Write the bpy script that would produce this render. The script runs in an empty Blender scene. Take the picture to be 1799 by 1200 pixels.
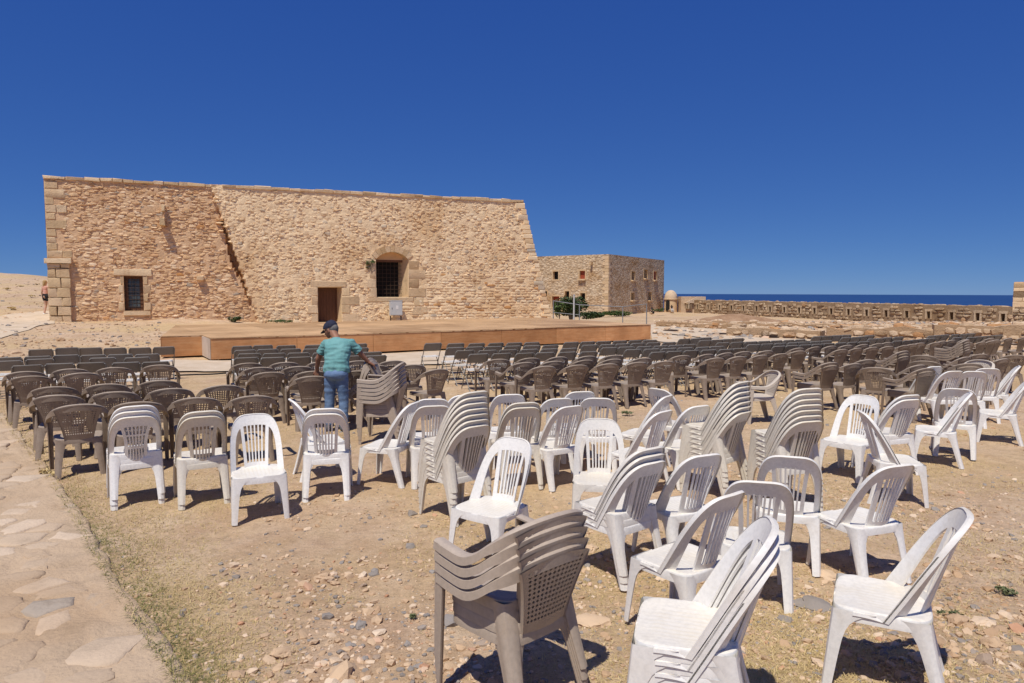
import bpy, bmesh, math, random
from mathutils import Vector, Matrix, noise, Euler
R = random.Random(7)
S = bpy.context.scene
COL = S.collection
rad = math.radians

# ------------------------------------------------------------------ camera, light, sky
F_PX = 1199.3
PITCH, ROLL, CAMH = rad(4.16), rad(0.16), 2.06
cp, sp = math.cos(PITCH), math.sin(PITCH)
FWD = Vector((0, cp, -sp)); UP0 = Vector((0, sp, cp)); RT0 = Vector((1, 0, 0))
RT = RT0*math.cos(ROLL) + UP0*math.sin(ROLL)
UPV = UP0*math.cos(ROLL) - RT0*math.sin(ROLL)
CAM = Vector((0, 0, CAMH))
cd = bpy.data.cameras.new('camera'); cam = bpy.data.objects.new('camera', cd); COL.objects.link(cam)
cd.lens = 24; cd.sensor_width = 36; cd.clip_start = .05; cd.clip_end = 60000
M = Matrix.Identity(4)
for i in range(3):
    M[i][0] = RT[i]; M[i][1] = UPV[i]; M[i][2] = -FWD[i]; M[i][3] = CAM[i]
cam.matrix_world = M
S.camera = cam
SUNV = Vector((-.20, -.45, 1)).normalized()
sl = bpy.data.lights.new('sun', 'SUN'); sl.energy = 4.3; sl.angle = rad(.53); sl.color = (1, .955, .88)
sun = bpy.data.objects.new('sun', sl); COL.objects.link(sun)
sun.rotation_euler = SUNV.to_track_quat('Z', 'Y').to_euler(); sun.location = (0, 0, 40)
W = bpy.data.worlds.new('World'); S.world = W; W.use_nodes = True
wn = W.node_tree.nodes; wl = W.node_tree.links
bg = wn['Background']; sky = wn.new('ShaderNodeTexSky'); sky.sky_type = 'NISHITA'
sky.sun_disc = False; sky.sun_elevation = math.asin(SUNV.z); sky.sun_rotation = math.atan2(SUNV.x, SUNV.y) % (2*math.pi)
sky.altitude = 3000; sky.air_density = .6; sky.dust_density = 0; sky.ozone_density = 6
# grade the sky to the deep summer blue of the photograph, the same way in every direction
ssep = wn.new('ShaderNodeSeparateColor'); scom = wn.new('ShaderNodeCombineColor'); wl.new(sky.outputs[0], ssep.inputs[0])
for ci, (kk, pp) in enumerate(((.440, .82), (.872, .62), (2.66, .315))):
    pw = wn.new('ShaderNodeMath'); pw.operation = 'POWER'; pw.inputs[1].default_value = pp; wl.new(ssep.outputs[ci], pw.inputs[0])
    ml = wn.new('ShaderNodeMath'); ml.operation = 'MULTIPLY'; ml.inputs[1].default_value = kk; wl.new(pw.outputs[0], ml.inputs[0]); wl.new(ml.outputs[0], scom.inputs[ci])
wl.new(scom.outputs[0], bg.inputs[0])
bg.inputs[1].default_value = .1
S.view_settings.view_transform = 'Standard'; S.view_settings.look = 'None'
S.view_settings.exposure = 0; S.view_settings.gamma = 1; S.view_settings.use_curve_mapping = False

# ------------------------------------------------------------------ pixel helpers (place things where they stand)
def ray(u, v):
    return (FWD + RT*((u-899.5)/F_PX) - UPV*((v-600)/F_PX))
def on_z(u, v, z=0.):
    r = ray(u, v); k = (z-CAMH)/r.z
    return CAM + r*k
def sst(a, b, x):
    t = min(1, max(0, (x-a)/(b-a))); return t*t*(3-2*t)
PAR0 = Vector((28.5, 107)); PAR1 = Vector((44.8, 61))
PD = (PAR1-PAR0).normalized()
def terrain(x, y):
    z = 0.
    lf = 1-sst(-17, -9, x)
    z += lf*(.55*sst(21, 31, y) + .35*sst(32, 40, y))
    z += 3.3*math.exp(-((x+62)/24)**2-((y-74)/20)**2)*lf
    rt = sst(3, 9, x)
    z += (rt+(1-lf)*(1-rt))*(-1.15*sst(40, 82, y))*(1 if x > -20 else 0)
    z += .17*(1-sst(3.0, 4.7, y))*sst(-1.2, 1.6, x)*sst(-12, -2, y)
    # land ends beyond the sea wall
    dr = (x-PAR0.x)*(-PD.y) + (y-PAR0.y)*PD.x
    z -= 64*sst(5, 40, dr) + 64*sst(140, 185, y)
    return z
def on_terrain(u, v):
    r = ray(u, v); t = 2.; 
    for i in range(4000):
        p = CAM+r*t
        if p.z <= terrain(p.x, p.y): return p
        t += .03
    return CAM+r*t

# ------------------------------------------------------------------ mesh helpers
class MB:
    def __init__(s): s.v = []; s.f = []; s.t = []; s.tint = None
    def vert(s, p): s.v.append(tuple(p)); return len(s.v)-1
    def face(s, idx, t=None): s.f.append(tuple(idx)); s.t.append(s.tint if t is None else t)
    def add(s, vs, fs, t=None):
        b = len(s.v); s.v.extend(tuple(p) for p in vs)
        for f in fs: s.face([b+i for i in f], t)
    def box(s, c, hx, hy, hz, ax=None, t=None, jit=0):
        c = Vector(c); X, Y, Z = ax if ax else (Vector((1,0,0)), Vector((0,1,0)), Vector((0,0,1)))
        vs = []
        for k in (-1, 1):
            for j in (-1, 1):
                for i in (-1, 1):
                    p = c+X*(hx*i)+Y*(hy*j)+Z*(hz*k)
                    if jit: p += Vector((R.uniform(-jit,jit), R.uniform(-jit,jit), R.uniform(-jit,jit)))
                    vs.append(p)
        s.add(vs, [(0,2,3,1),(4,5,7,6),(0,1,5,4),(2,6,7,3),(0,4,6,2),(1,3,7,5)], t)
    def tube(s, pts, r, n=8, t=None, cap=True):
        pts = [Vector(p) for p in pts]; rr = r if isinstance(r, (list, tuple)) else [r]*len(pts)
        rings = []; prev = None
        for i, p in enumerate(pts):
            T = (pts[min(i+1, len(pts)-1)]-pts[max(i-1, 0)]).normalized()
            a = prev if prev else (Vector((0,0,1)) if abs(T.z) < .9 else Vector((1,0,0)))
            A = (a-T*a.dot(T)).normalized(); B = T.cross(A); prev = A
            rings.append([s.vert(p+(A*math.cos(2*math.pi*k/n)+B*math.sin(2*math.pi*k/n))*rr[i]) for k in range(n)])
        for a, b in zip(rings, rings[1:]):
            for k in range(n): s.face((a[k], a[(k+1)%n], b[(k+1)%n], b[k]), t)
        if cap: s.face(rings[0][::-1], t); s.face(rings[-1], t)
    def grid(s, rows, t=None, flip=False):
        ids = [[s.vert(p) for p in r] for r in rows]
        for a, b in zip(ids, ids[1:]):
            for k in range(len(a)-1):
                f = (a[k], a[k+1], b[k+1], b[k]); s.face(f[::-1] if flip else f, t)
    def mesh(s, name, m, ang=40):
        me = bpy.data.meshes.new(name); me.from_pydata(s.v, [], s.f); 
        if m: me.materials.append(m)
        if any(t is not None for t in s.t):
            at = me.attributes.new('tint', 'FLOAT', 'FACE'); at.data.foreach_set('value', [0. if t is None else t for t in s.t])
        me.update()
        if ang is not None:
            me.polygons.foreach_set('use_smooth', [True]*len(me.polygons))
            me.set_sharp_from_angle(angle=rad(ang))
        return me
    def obj(s, name, m, parent=None, ang=40):
        return link(name, s.mesh(name, m, ang), parent)
def link(name, data, parent=None, loc=None):
    o = bpy.data.objects.new(name, data); COL.objects.link(o)
    if parent: o.parent = parent
    if loc is not None: o.location = loc
    return o
def tag(o, label=None, cat=None, group=None, kind=None):
    if label: o['label'] = label
    if cat: o['category'] = cat
    if group: o['group'] = group
    if kind: o['kind'] = kind
    return o
def thing(name, label, cat, loc=(0,0,0), rz=0, group=None):
    o = link(name, None, None, loc); o.rotation_euler = (0, 0, rz); o.empty_display_size = .2
    return tag(o, label, cat, group)
def recalc(me):
    b = bmesh.new(); b.from_mesh(me); bmesh.ops.recalc_face_normals(b, faces=b.faces); b.to_mesh(me); b.free()

# ------------------------------------------------------------------ materials
def newmat(name, rough=.8, spec=.3):
    m = bpy.data.materials.new(name); m.use_nodes = True
    nt = m.node_tree; b = nt.nodes['Principled BSDF']
    b.inputs['Roughness'].default_value = rough; b.inputs['Specular IOR Level'].default_value = spec
    return m, nt, b
def N(nt, typ, **kw):
    n = nt.nodes.new(typ)
    for k, v in kw.items():
        if k in n.inputs.keys() if hasattr(n.inputs, 'keys') else False: n.inputs[k].default_value = v
        else: setattr(n, k, v)
    return n
def coords(nt, world=False, scale=None):
    if world: src = nt.nodes.new('ShaderNodeNewGeometry').outputs['Position']
    else: src = nt.nodes.new('ShaderNodeTexCoord').outputs['Object']
    if scale:
        mp = nt.nodes.new('ShaderNodeMapping'); mp.inputs['Scale'].default_value = scale; nt.links.new(src, mp.inputs[0]); src = mp.outputs[0]
    return src
def noise_n(nt, src, scale, detail=4, rough=.6):
    n = nt.nodes.new('ShaderNodeTexNoise'); n.inputs['Scale'].default_value = scale; n.inputs['Detail'].default_value = detail
    n.inputs['Roughness'].default_value = rough; nt.links.new(src, n.inputs['Vector']); return n
def ramp(nt, src, stops, interp='LINEAR'):
    r = nt.nodes.new('ShaderNodeValToRGB'); r.color_ramp.interpolation = interp
    e = r.color_ramp.elements
    while len(e) < len(stops): e.new(.5)
    for i, (p, c) in enumerate(stops):
        e[i].position = p; e[i].color = (c if isinstance(c, tuple) else (c, c, c)) + (1,)
    nt.links.new(src, r.inputs[0]); return r.outputs[0]
def mix(nt, fac, a, b, typ='MIX'):
    m = nt.nodes.new('ShaderNodeMix'); m.data_type = 'RGBA'; m.blend_type = typ
    for sock, val in ((m.inputs[0], fac), (m.inputs[6], a), (m.inputs[7], b)):
        if isinstance(val, (int, float)): sock.default_value = val
        elif isinstance(val, tuple): sock.default_value = val+(1,)
        else: nt.links.new(val, sock)
    return m.outputs[2]
def bump(nt, b, src, strength=.4, dist=.02, prev=None):
    n = nt.nodes.new('ShaderNodeBump'); n.inputs['Strength'].default_value = strength; n.inputs['Distance'].default_value = dist
    nt.links.new(src, n.inputs['Height'])
    if prev: nt.links.new(prev, n.inputs['Normal'])
    nt.links.new(n.outputs[0], b.inputs['Normal']); return n.outputs[0]
def mat_noise(name, c0, c1, scale=8, rough=.8, bs=.3, bd=.01, bscale=40, spec=.3, world=False, sc=None, c2=None):
    m, nt, b = newmat(name, rough, spec); src = coords(nt, world, sc)
    n = noise_n(nt, src, scale, 5)
    st = [(.3, c0), (.7, c1)] if c2 is None else [(.28, c0), (.5, c1), (.72, c2)]
    c = ramp(nt, n.outputs[0], st); nt.links.new(c, b.inputs['Base Color'])
    if bs: bump(nt, b, noise_n(nt, src, bscale, 5).outputs[0], bs, bd)
    return m
def mat_stone(name, stops, scale=3, bscale=18, bs=.7, bd=.03, dark=.72):
    m, nt, b = newmat(name, .92, .15); src = coords(nt, True)
    at = nt.nodes.new('ShaderNodeAttribute'); at.attribute_name = 'tint'
    c = ramp(nt, at.outputs['Fac'], stops)
    n = noise_n(nt, src, scale, 6, .65); g = ramp(nt, n.outputs[0], [(.25, dark), (.46, 1.), (.8, 1.10)])
    c = mix(nt, 1, c, g, 'MULTIPLY')
    n2 = noise_n(nt, src, .35, 4, .6); c = mix(nt, 1, c, ramp(nt, n2.outputs[0], [(.30, (.86,.77,.66)), (.46, (1.,.98,.95)), (.66, (1.06,1.06,1.05)) ]), 'MULTIPLY')
    n5 = noise_n(nt, coords(nt, True, (1.3, 1.3, .22)), 1., 5, .7); c = mix(nt, 1, c, ramp(nt, n5.outputs[0], [(.28, (.80,.76,.72)), (.40, (1,1,1))]), 'MULTIPLY')
    nt.links.new(c, b.inputs['Base Color'])
    p = bump(nt, b, noise_n(nt, src, bscale, 6, .7).outputs[0], bs, bd)
    v = nt.nodes.new('ShaderNodeTexVoronoi'); v.inputs['Scale'].default_value = bscale*1.7; nt.links.new(src, v.inputs['Vector'])
    bump(nt, b, v.outputs['Distance'], .35, bd*.5, p)
    return m
STONE_R = mat_stone('rubble_light', [(0, (.60,.42,.245)), (.22, (.81,.60,.365)), (.6, (.86,.66,.42)), (.82, (.88,.72,.50)), (.9, (.56,.48,.37)), (1, (.62,.35,.15))], 3, 18, .6, .02, .82)
STONE_L = mat_stone('rubble_ochre', [(0, (.48,.285,.15)), (.25, (.69,.45,.245)), (.6, (.80,.57,.34)), (.8, (.85,.66,.45)), (.9, (.60,.30,.11)), (1, (.46,.38,.29))], 3, 18, .65, .025, .8)
MORT_R = mat_stone('mortar_light', [(0, (.86,.65,.405)), (1, (.89,.69,.45))], 4, 9, .8, .04, .84)
MORT_L = mat_stone('mortar_ochre', [(0, (.66,.44,.26)), (1, (.74,.51,.315))], 4, 9, .8, .04, .78)
ASHLAR = mat_stone('ashlar', [(0, (.54,.39,.225)), (.5, (.66,.485,.295)), (1, (.73,.56,.37))], 5, 16, .9, .03, .68)
PAR_ST = mat_stone('parapet_stone', [(0, (.24,.165,.10)), (.4, (.42,.31,.20)), (.75, (.56,.44,.30)), (1, (.47,.30,.165))], 1.5, 6, .8, .06, .6)
RUIN_ST = mat_stone('ruin_stone', [(0, (.32,.21,.12)), (.4, (.50,.36,.23)), (.8, (.62,.48,.34)), (1, (.48,.27,.13))], 2, 8, .8, .05, .6)
PATH_ST = mat_stone('flagstone', [(0, (.46,.345,.24)), (.45, (.52,.40,.285)), (.8, (.59,.465,.345)), (.93, (.50,.41,.32)), (1, (.36,.335,.305))], 4, 26, .55, .012, .74)
PATH_BASE = mat_stone('path_mortar', [(0, (.48,.355,.24)), (1, (.54,.41,.285))], 2.2, 20, .8, .02, .7)
PEB = mat_stone('pebble', [(0, (.26,.225,.195)), (.15, (.30,.27,.245)), (.3, (.46,.31,.19)), (.7, (.58,.42,.275)), (.93, (.68,.54,.40)), (1, (.50,.27,.16))], 8, 60, .5, .008, .75)

for m_ in (PATH_ST, PATH_BASE):
    nt = m_.node_tree; b = nt.nodes['Principled BSDF']; l_ = b.inputs['Base Color'].links[0].from_socket
    f_ = ramp(nt, noise_n(nt, coords(nt, True), 1.5, 6, .68).outputs[0], [(.60, 0.), (.68, .55)]); nt.links.new(mix(nt, f_, l_, (.36,.335,.30)), b.inputs['Base Color'])

def plastic(name, c, dust_sunlit, rough=.42, amt=.5, ribs=False):
    m, nt, b = newmat(name, rough, .4); src = coords(nt)
    oi = nt.nodes.new('ShaderNodeObjectInfo')
    ad = nt.nodes.new('ShaderNodeVectorMath'); ad.operation = 'ADD'; nt.links.new(src, ad.inputs[0]); nt.links.new(oi.outputs['Location'], ad.inputs[1])
    n = noise_n(nt, ad.outputs[0], 6, 7, .7); n2 = noise_n(nt, ad.outputs[0], 45, 4)
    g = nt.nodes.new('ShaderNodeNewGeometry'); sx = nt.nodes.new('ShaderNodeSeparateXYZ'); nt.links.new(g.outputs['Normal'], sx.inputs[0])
    upm = ramp(nt, sx.outputs[2], [(.6, 0.), (.95, .55)])         # dust on what faces up, with sunlit paleness painted in for brown
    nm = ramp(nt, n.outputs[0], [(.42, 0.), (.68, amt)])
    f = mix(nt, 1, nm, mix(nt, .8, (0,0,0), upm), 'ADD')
    c1 = mix(nt, f, c, dust_sunlit)
    c1 = mix(nt, 1, c1, ramp(nt, n2.outputs[0], [(.35, .9), (.6, 1.)]), 'MULTIPLY')
    wn_ = nt.nodes.new('ShaderNodeTexWhiteNoise'); wn_.noise_dimensions = '3D'; nt.links.new(oi.outputs['Location'], wn_.inputs['Vector'])
    rv = ramp(nt, wn_.outputs['Value'], [(0, (.91,.885,.84)), (.25, (.98,.97,.95)), (.6, (1.01,1.01,1.0)), (1, (1.03,1.03,1.03))])
    n6 = noise_n(nt, ad.outputs[0], 2.2, 5, .65); c1 = mix(nt, 1, c1, ramp(nt, n6.outputs[0], [(.30, (.93,.90,.85)), (.44, (1,1,1))]), 'MULTIPLY')
    c1 = mix(nt, 1, c1, rv, 'MULTIPLY')
    nt.links.new(c1, b.inputs['Base Color'])
    nt.links.new(ramp(nt, n.outputs[0], [(.3, rough-.08), (.7, rough+.25)]), b.inputs['Roughness'])
    if ribs:
        sp_ = nt.nodes.new('ShaderNodeSeparateXYZ'); nt.links.new(src, sp_.inputs[0])
        mu = nt.nodes.new('ShaderNodeMath'); mu.operation = 'MULTIPLY'; mu.inputs[1].default_value = 185; nt.links.new(sp_.outputs[0], mu.inputs[0])
        si = nt.nodes.new('ShaderNodeMath'); si.operation = 'SINE'; nt.links.new(mu.outputs[0], si.inputs[0])
        rb_ = ramp(nt, si.outputs[0], [(.0, .0), (.55, 1.)])
        gm_ = nt.nodes.new('ShaderNodeVectorMath'); gm_.operation = 'LENGTH'; mp_ = nt.nodes.new('ShaderNodeMapping'); mp_.inputs['Scale'].default_value = (1, 1, 0); nt.links.new(src, mp_.inputs[0]); nt.links.new(mp_.outputs[0], gm_.inputs[0])
        inn = ramp(nt, gm_.outputs['Value'], [(.135, 1.), (.175, 0.)])
        fac = mix(nt, 1, rb_, inn, 'MULTIPLY'); fac = mix(nt, 1, fac, ramp(nt, n.outputs[0], [(.3, .15), (.6, .5)]), 'MULTIPLY')
        c1 = mix(nt, fac, c1, tuple(x*.93 for x in dust_sunlit)); nt.links.new(c1, b.inputs['Base Color'])
        bump(nt, b, rb_, .12, .003)
    else: bump(nt, b, n2.outputs[0], .06, .003)
    return m
WHITE = plastic('white_plastic', (.84,.82,.785), (.77,.68,.54), .36, .16)
WHITE_SHADED = plastic('white_plastic_shaded', (.73,.68,.585), (.70,.60,.46), .42, .25)  # white plastic with the stacks' beige shade painted in; seat below likewise
WHITE_SEAT_SHADED = plastic('white_seat_shaded', (.76,.72,.63), (.70,.60,.46), .42, .2, True)
WHITE_SEAT = plastic('white_seat', (.84,.82,.785), (.74,.66,.52), .36, .16, True)
BROWN = plastic('taupe_plastic', (.265,.20,.148), (.52,.43,.335), .42, .22)  # second tone: dust, made paler to paint in sunlight on up-facing parts
BEIGE = plastic('pale_taupe_plastic', (.56,.49,.41), (.62,.53,.42), .45, .3)
TAUPE = plastic('mid_taupe_plastic', (.41,.335,.265), (.52,.42,.33), .42, .28)
GREYP = plastic('grey_panel', (.22,.205,.185), (.34,.30,.25), .5, .3)
SEATG = plastic('pale_grey_seat', (.68,.66,.62), (.72,.65,.56), .5, .4)
METAL = mat_noise('dark_metal_tube', (.12,.11,.10), (.20,.185,.165), 12, .45, 0, spec=.5)
GALV = mat_noise('galvanised_pipe', (.17,.18,.19), (.27,.27,.27), 10, .5, .1, spec=.5)
IRON = mat_noise('rusty_iron', (.045,.03,.022), (.09,.05,.03), 14, .75, .2)
DOORW = mat_noise('dark_door_wood', (.13,.06,.03), (.20,.095,.05), 4, .7, .3, sc=(6, 6, .6))
REDW = mat_noise('red_shutter', (.28,.055,.025), (.36,.08,.035), 6, .65, .2)
DARK = mat_noise('dark_interior', (.012,.011,.010), (.022,.019,.016), 3, .9, 0)
GLASS = mat_noise('dusty_glass', (.05,.065,.075), (.12,.15,.16), 3, .15, 0, spec=.6)
BOXG = mat_noise('grey_cabinet', (.50,.51,.50), (.58,.58,.56), 5, .5, .1)
PAPER = mat_noise('paper_notice', (.72,.70,.66), (.78,.76,.72), 9, .7, 0)
RUBBER = mat_noise('black_rubber', (.02,.02,.02), (.035,.033,.03), 9, .6, 0)

# ground
def ground_mat():
    m, nt, b = newmat('dry_earth', .95, .1); src = coords(nt, True)
    n1 = noise_n(nt, src, .28, 6, .65); n2 = noise_n(nt, src, 1.7, 6, .7); n3 = noise_n(nt, src, 16, 6, .75); n4 = noise_n(nt, src, 75, 4, .7)
    c = ramp(nt, n2.outputs[0], [(.3, (.46,.305,.19)), (.5, (.555,.395,.26)), (.68, (.63,.475,.325))])
    c = mix(nt, ramp(nt, n1.outputs[0], [(.42, 0.), (.6, .75)]), c, (.57,.41,.215))
    c = mix(nt, 1, c, ramp(nt, n3.outputs[0], [(.28, .76), (.5, 1.), (.75, 1.12)]), 'MULTIPLY')
    c = mix(nt, 1, c, ramp(nt, n4.outputs[0], [(.3, .78), (.5, 1.), (.75, 1.1)]), 'MULTIPLY')
    n7 = noise_n(nt, src, .11, 5, .7); c = mix(nt, 1, c, ramp(nt, n7.outputs[0], [(.32, (.84,.79,.75)), (.5, (1,1,1)), (.7, (1.08,1.07,1.05))]), 'MULTIPLY')
    n8 = noise_n(nt, src, 5.5, 5, .7); c = mix(nt, 1, c, ramp(nt, n8.outputs[0], [(.3, (.82,.80,.78)), (.5, (1,1,1)), (.72, (1.07,1.07,1.07))]), 'MULTIPLY')
    v = nt.nodes.new('ShaderNodeTexVoronoi'); v.inputs['Scale'].default_value = 34; nt.links.new(src, v.inputs['Vector'])
    peb = ramp(nt, v.outputs['Distance'], [(.16, 1.), (.26, 0.)])
    sep = nt.nodes.new('ShaderNodeSeparateColor'); nt.links.new(v.outputs['Color'], sep.inputs[0])
    pm = mix(nt, 1, peb, ramp(nt, sep.outputs[0], [(.55, 0.), (.6, 1.)]), 'MULTIPLY')
    pc = ramp(nt, sep.outputs[1], [(0, (.34,.28,.23)), (.5, (.56,.41,.27)), (1, (.66,.54,.40))])
    c = mix(nt, pm, c, pc)
    nt.links.new(c, b.inputs['Base Color'])
    p = bump(nt, b, n3.outputs[0], .75, .03); p = bump(nt, b, n4.outputs[0], .6, .012, p); bump(nt, b, pm, .5, .012, p)
    return m
GROUND = ground_mat()
PALE = mat_noise('pale_limestone_paving', (.50,.385,.26), (.585,.465,.335), 2.2, .93, .7, .02, 14, .1, True, None, (.64,.52,.39))
LEAF = mat_noise('green_leaf', (.05,.085,.02), (.10,.14,.035), 3, .6, 0)
WEEDL = mat_noise('grey_green_weed', (.10,.12,.05), (.17,.18,.085), 9, .8, 0)
LEAF_D = mat_noise('dark_leaf', (.035,.06,.018), (.07,.10,.03), 3, .6, 0)
TRUNK = mat_noise('grey_bark', (.16,.13,.10), (.26,.22,.17), 9, .9, .5)
def grass_mat():
    m, nt, b = newmat('dry_grass', .8, .15)
    at = nt.nodes.new('ShaderNodeAttribute'); at.attribute_name = 'tint'
    nt.links.new(ramp(nt, at.outputs['Fac'], [(0, (.13,.15,.045)), (.3, (.25,.22,.075)), (.55, (.50,.37,.16)), (1, (.68,.53,.28))]), b.inputs['Base Color'])
    return m
GRASS = grass_mat()
def ply(name, a, bcol, c2, sc):
    m, nt, b = newmat(name, .65, .25); src = coords(nt, False, sc)
    at = nt.nodes.new('ShaderNodeAttribute'); at.attribute_name = 'tint'
    n = noise_n(nt, src, 3, 8, .7); c = ramp(nt, n.outputs[0], [(.25, a), (.5, bcol), (.75, c2)])
    n2 = noise_n(nt, coords(nt, True), .9, 5, .65); c = mix(nt, 1, c, ramp(nt, n2.outputs[0], [(.3, (.74,.7,.68)), (.6, (1.06,1.06,1.08))]), 'MULTIPLY')
    c = mix(nt, 1, c, ramp(nt, at.outputs['Fac'], [(0, (.74,.68,.64)), (.5, (.96,.93,.92)), (1, (1.10,1.06,1.04))]), 'MULTIPLY')
    nt.links.new(c, b.inputs['Base Color']); bump(nt, b, n.outputs[0], .15, .004)
    return m

# ------------------------------------------------------------------ land, sea
def lines(spans):
    out = []
    for a, b, st in spans:
        n = max(1, round((b-a)/st)); out += [a+(b-a)*i/n for i in range(n)]
    return out+[spans[-1][1]]
xs = lines([(-150,-60,5), (-60,-30,1.5), (-30,-12,.5), (-12,14,.14), (14,30,.5), (30,60,2), (60,160,8)])
ys = lines([(-30,1,1.5), (1,16,.13), (16,34,.3), (34,60,1), (60,130,2.5), (130,200,6)])
mb = MB()
def gz(x, y):
    z = terrain(x, y)
    a = 1-sst(30, 60, y)
    z += a*(.022*noise.noise((x*.8, y*.8, 3))+.012*noise.noise((x*3.1, y*3.1, 9))-.004)
    if y > 30: z += .16*noise.noise((x*.3, y*.3, 5))*sst(38, 60, y) 
    if x < -12 and y > 20: z += .10*noise.noise((x*.6, y*.6, 2))*sst(22, 30, y)*(1-sst(-16,-12,x))
    return z
mb.grid([[(x, y, gz(x, y)) for x in xs] for y in ys])
g = tag(mb.obj('ground', GROUND, None, 180), 'sunbaked stony earth with dry grass and gravel', None, None, 'structure')

mb = MB(); SEAZ = -62
nseg = 180; radii = [60, 200, 600, 2000, 6000, 14000, 28000]
prev = None; c0 = mb.vert((0, 0, SEAZ))
for rr in radii:
    ring = [mb.vert((rr*math.cos(2*math.pi*k/nseg), rr*math.sin(2*math.pi*k/nseg), SEAZ)) for k in range(nseg)]
    for k in range(nseg):
        if prev: mb.face((prev[k], ring[k], ring[(k+1)%nseg], prev[(k+1)%nseg]))
        else: mb.face((c0, ring[k], ring[(k+1)%nseg]))
    prev = ring
m, nt, b = newmat('sea_water', .5, .12); src = coords(nt, True)
n = noise_n(nt, coords(nt, True, (.0012, .004, .002)), 1, 5, .6)
nt.links.new(ramp(nt, n.outputs[0], [(.3, (.016,.050,.150)), (.7, (.022,.066,.185))]), b.inputs['Base Color'])
bump(nt, b, noise_n(nt, src, .06, 6).outputs[0], .3, 2)
tag(mb.obj('sea', m, None, None), 'deep blue sea reaching the horizon', None, None, 'structure')

# ------------------------------------------------------------------ stone path in the left foreground
EDGE = [(-40, 700), (0, 727), (52, 790), (95, 842), (150, 925), (200, 1012), (262, 1105), (335, 1205), (420, 1330)]
edge = [on_z(u, v, 0).to_2d() for u, v in EDGE]
edge.sort(key=lambda p: p.y)
def edge_x(y):
    if y <= edge[0].y: a, b = edge[0], edge[1]
    elif y >= edge[-1].y: a, b = edge[-2], edge[-1]
    else:
        for a, b in zip(edge, edge[1:]):
            if a.y <= y <= b.y: break
    t = (y-a.y)/(b.y-a.y); return a.x+(b.x-a.x)*t
mb = MB(); mb.tint = .5
PX0 = -15.
def crk(x, y):
    if x < -9: return 0
    wx, wy = x+.10*noise.noise((x*3, y*3, 50)), y+.10*noise.noise((x*3, y*3, 60))
    dd = noise.voronoi((wx*2.6, wy*2.6, 0.))[0]; e_ = dd[1]-dd[0]; h = noise.cell((wx*0+round(dd[0]*0), 0, 0))*0
    return -.024*(1-sst(.0, .11, e_))*(.4+.6*max(0, noise.noise((x*.8, y*.8, 70))+.5))+.010*noise.noise((x*2.1, y*2.1, 80))
rows = []
yy = -3.
while yy < 15.5:
    ex = edge_x(yy)+.05*noise.noise((yy*1.4, 7, 1))+.04*noise.noise((yy*5, 7, 1))
    xsr = [PX0+(ex-PX0)*(i/200)**.55 for i in range(201)]
    row = [(x, yy, crk(x, yy)+.043+.012*noise.noise((x*.9, yy*.9, 4))+.010*noise.noise((x*5, yy*5, 8))) for x in xsr]
    row += [(ex+.02, yy, .02), (ex+.05, yy, -.06)]
    rows.append(row); yy += .05
mb.grid(rows)
path = tag(mb.obj('path', PATH_BASE, None, 180), 'rough stone path along the left edge of the field', None, None, 'structure')
# irregular flagstones: clipped cells
def cell(pts, i, rad_=1.2):
    p = pts[i]; poly = [(p[0]-rad_, p[1]-rad_), (p[0]+rad_, p[1]-rad_), (p[0]+rad_, p[1]+rad_), (p[0]-rad_, p[1]+rad_)]
    for q in pts:
        dx, dy = q[0]-p[0], q[1]-p[1]; d2 = dx*dx+dy*dy
        if d2 < 1e-9 or d2 > 4*rad_*rad_: continue
        mx, my = (p[0]+q[0])/2, (p[1]+q[1])/2; out = []
        for k in range(len(poly)):
            a, b = poly[k], poly[(k+1)%len(poly)]
            da = (a[0]-mx)*dx+(a[1]-my)*dy; db = (b[0]-mx)*dx+(b[1]-my)*dy
            if da <= 0: out.append(a)
            if (da < 0 < db) or (db < 0 < da):
                t = da/(da-db); out.append((a[0]+(b[0]-a[0])*t, a[1]+(b[1]-a[1])*t))
        poly = out
        if len(poly) < 3: return None
    return poly
pts = []
for i in range(6000):
    y = 2.6+8.5*R.random()**1.3; x = edge_x(y)-R.uniform(.05, 3.4)
    md = .25*R.uniform(.7, 1.6)
    if all((x-a)**2+(y-b_)**2 > md*md for a, b_ in pts): pts.append((x, y))
nst = 0
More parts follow.
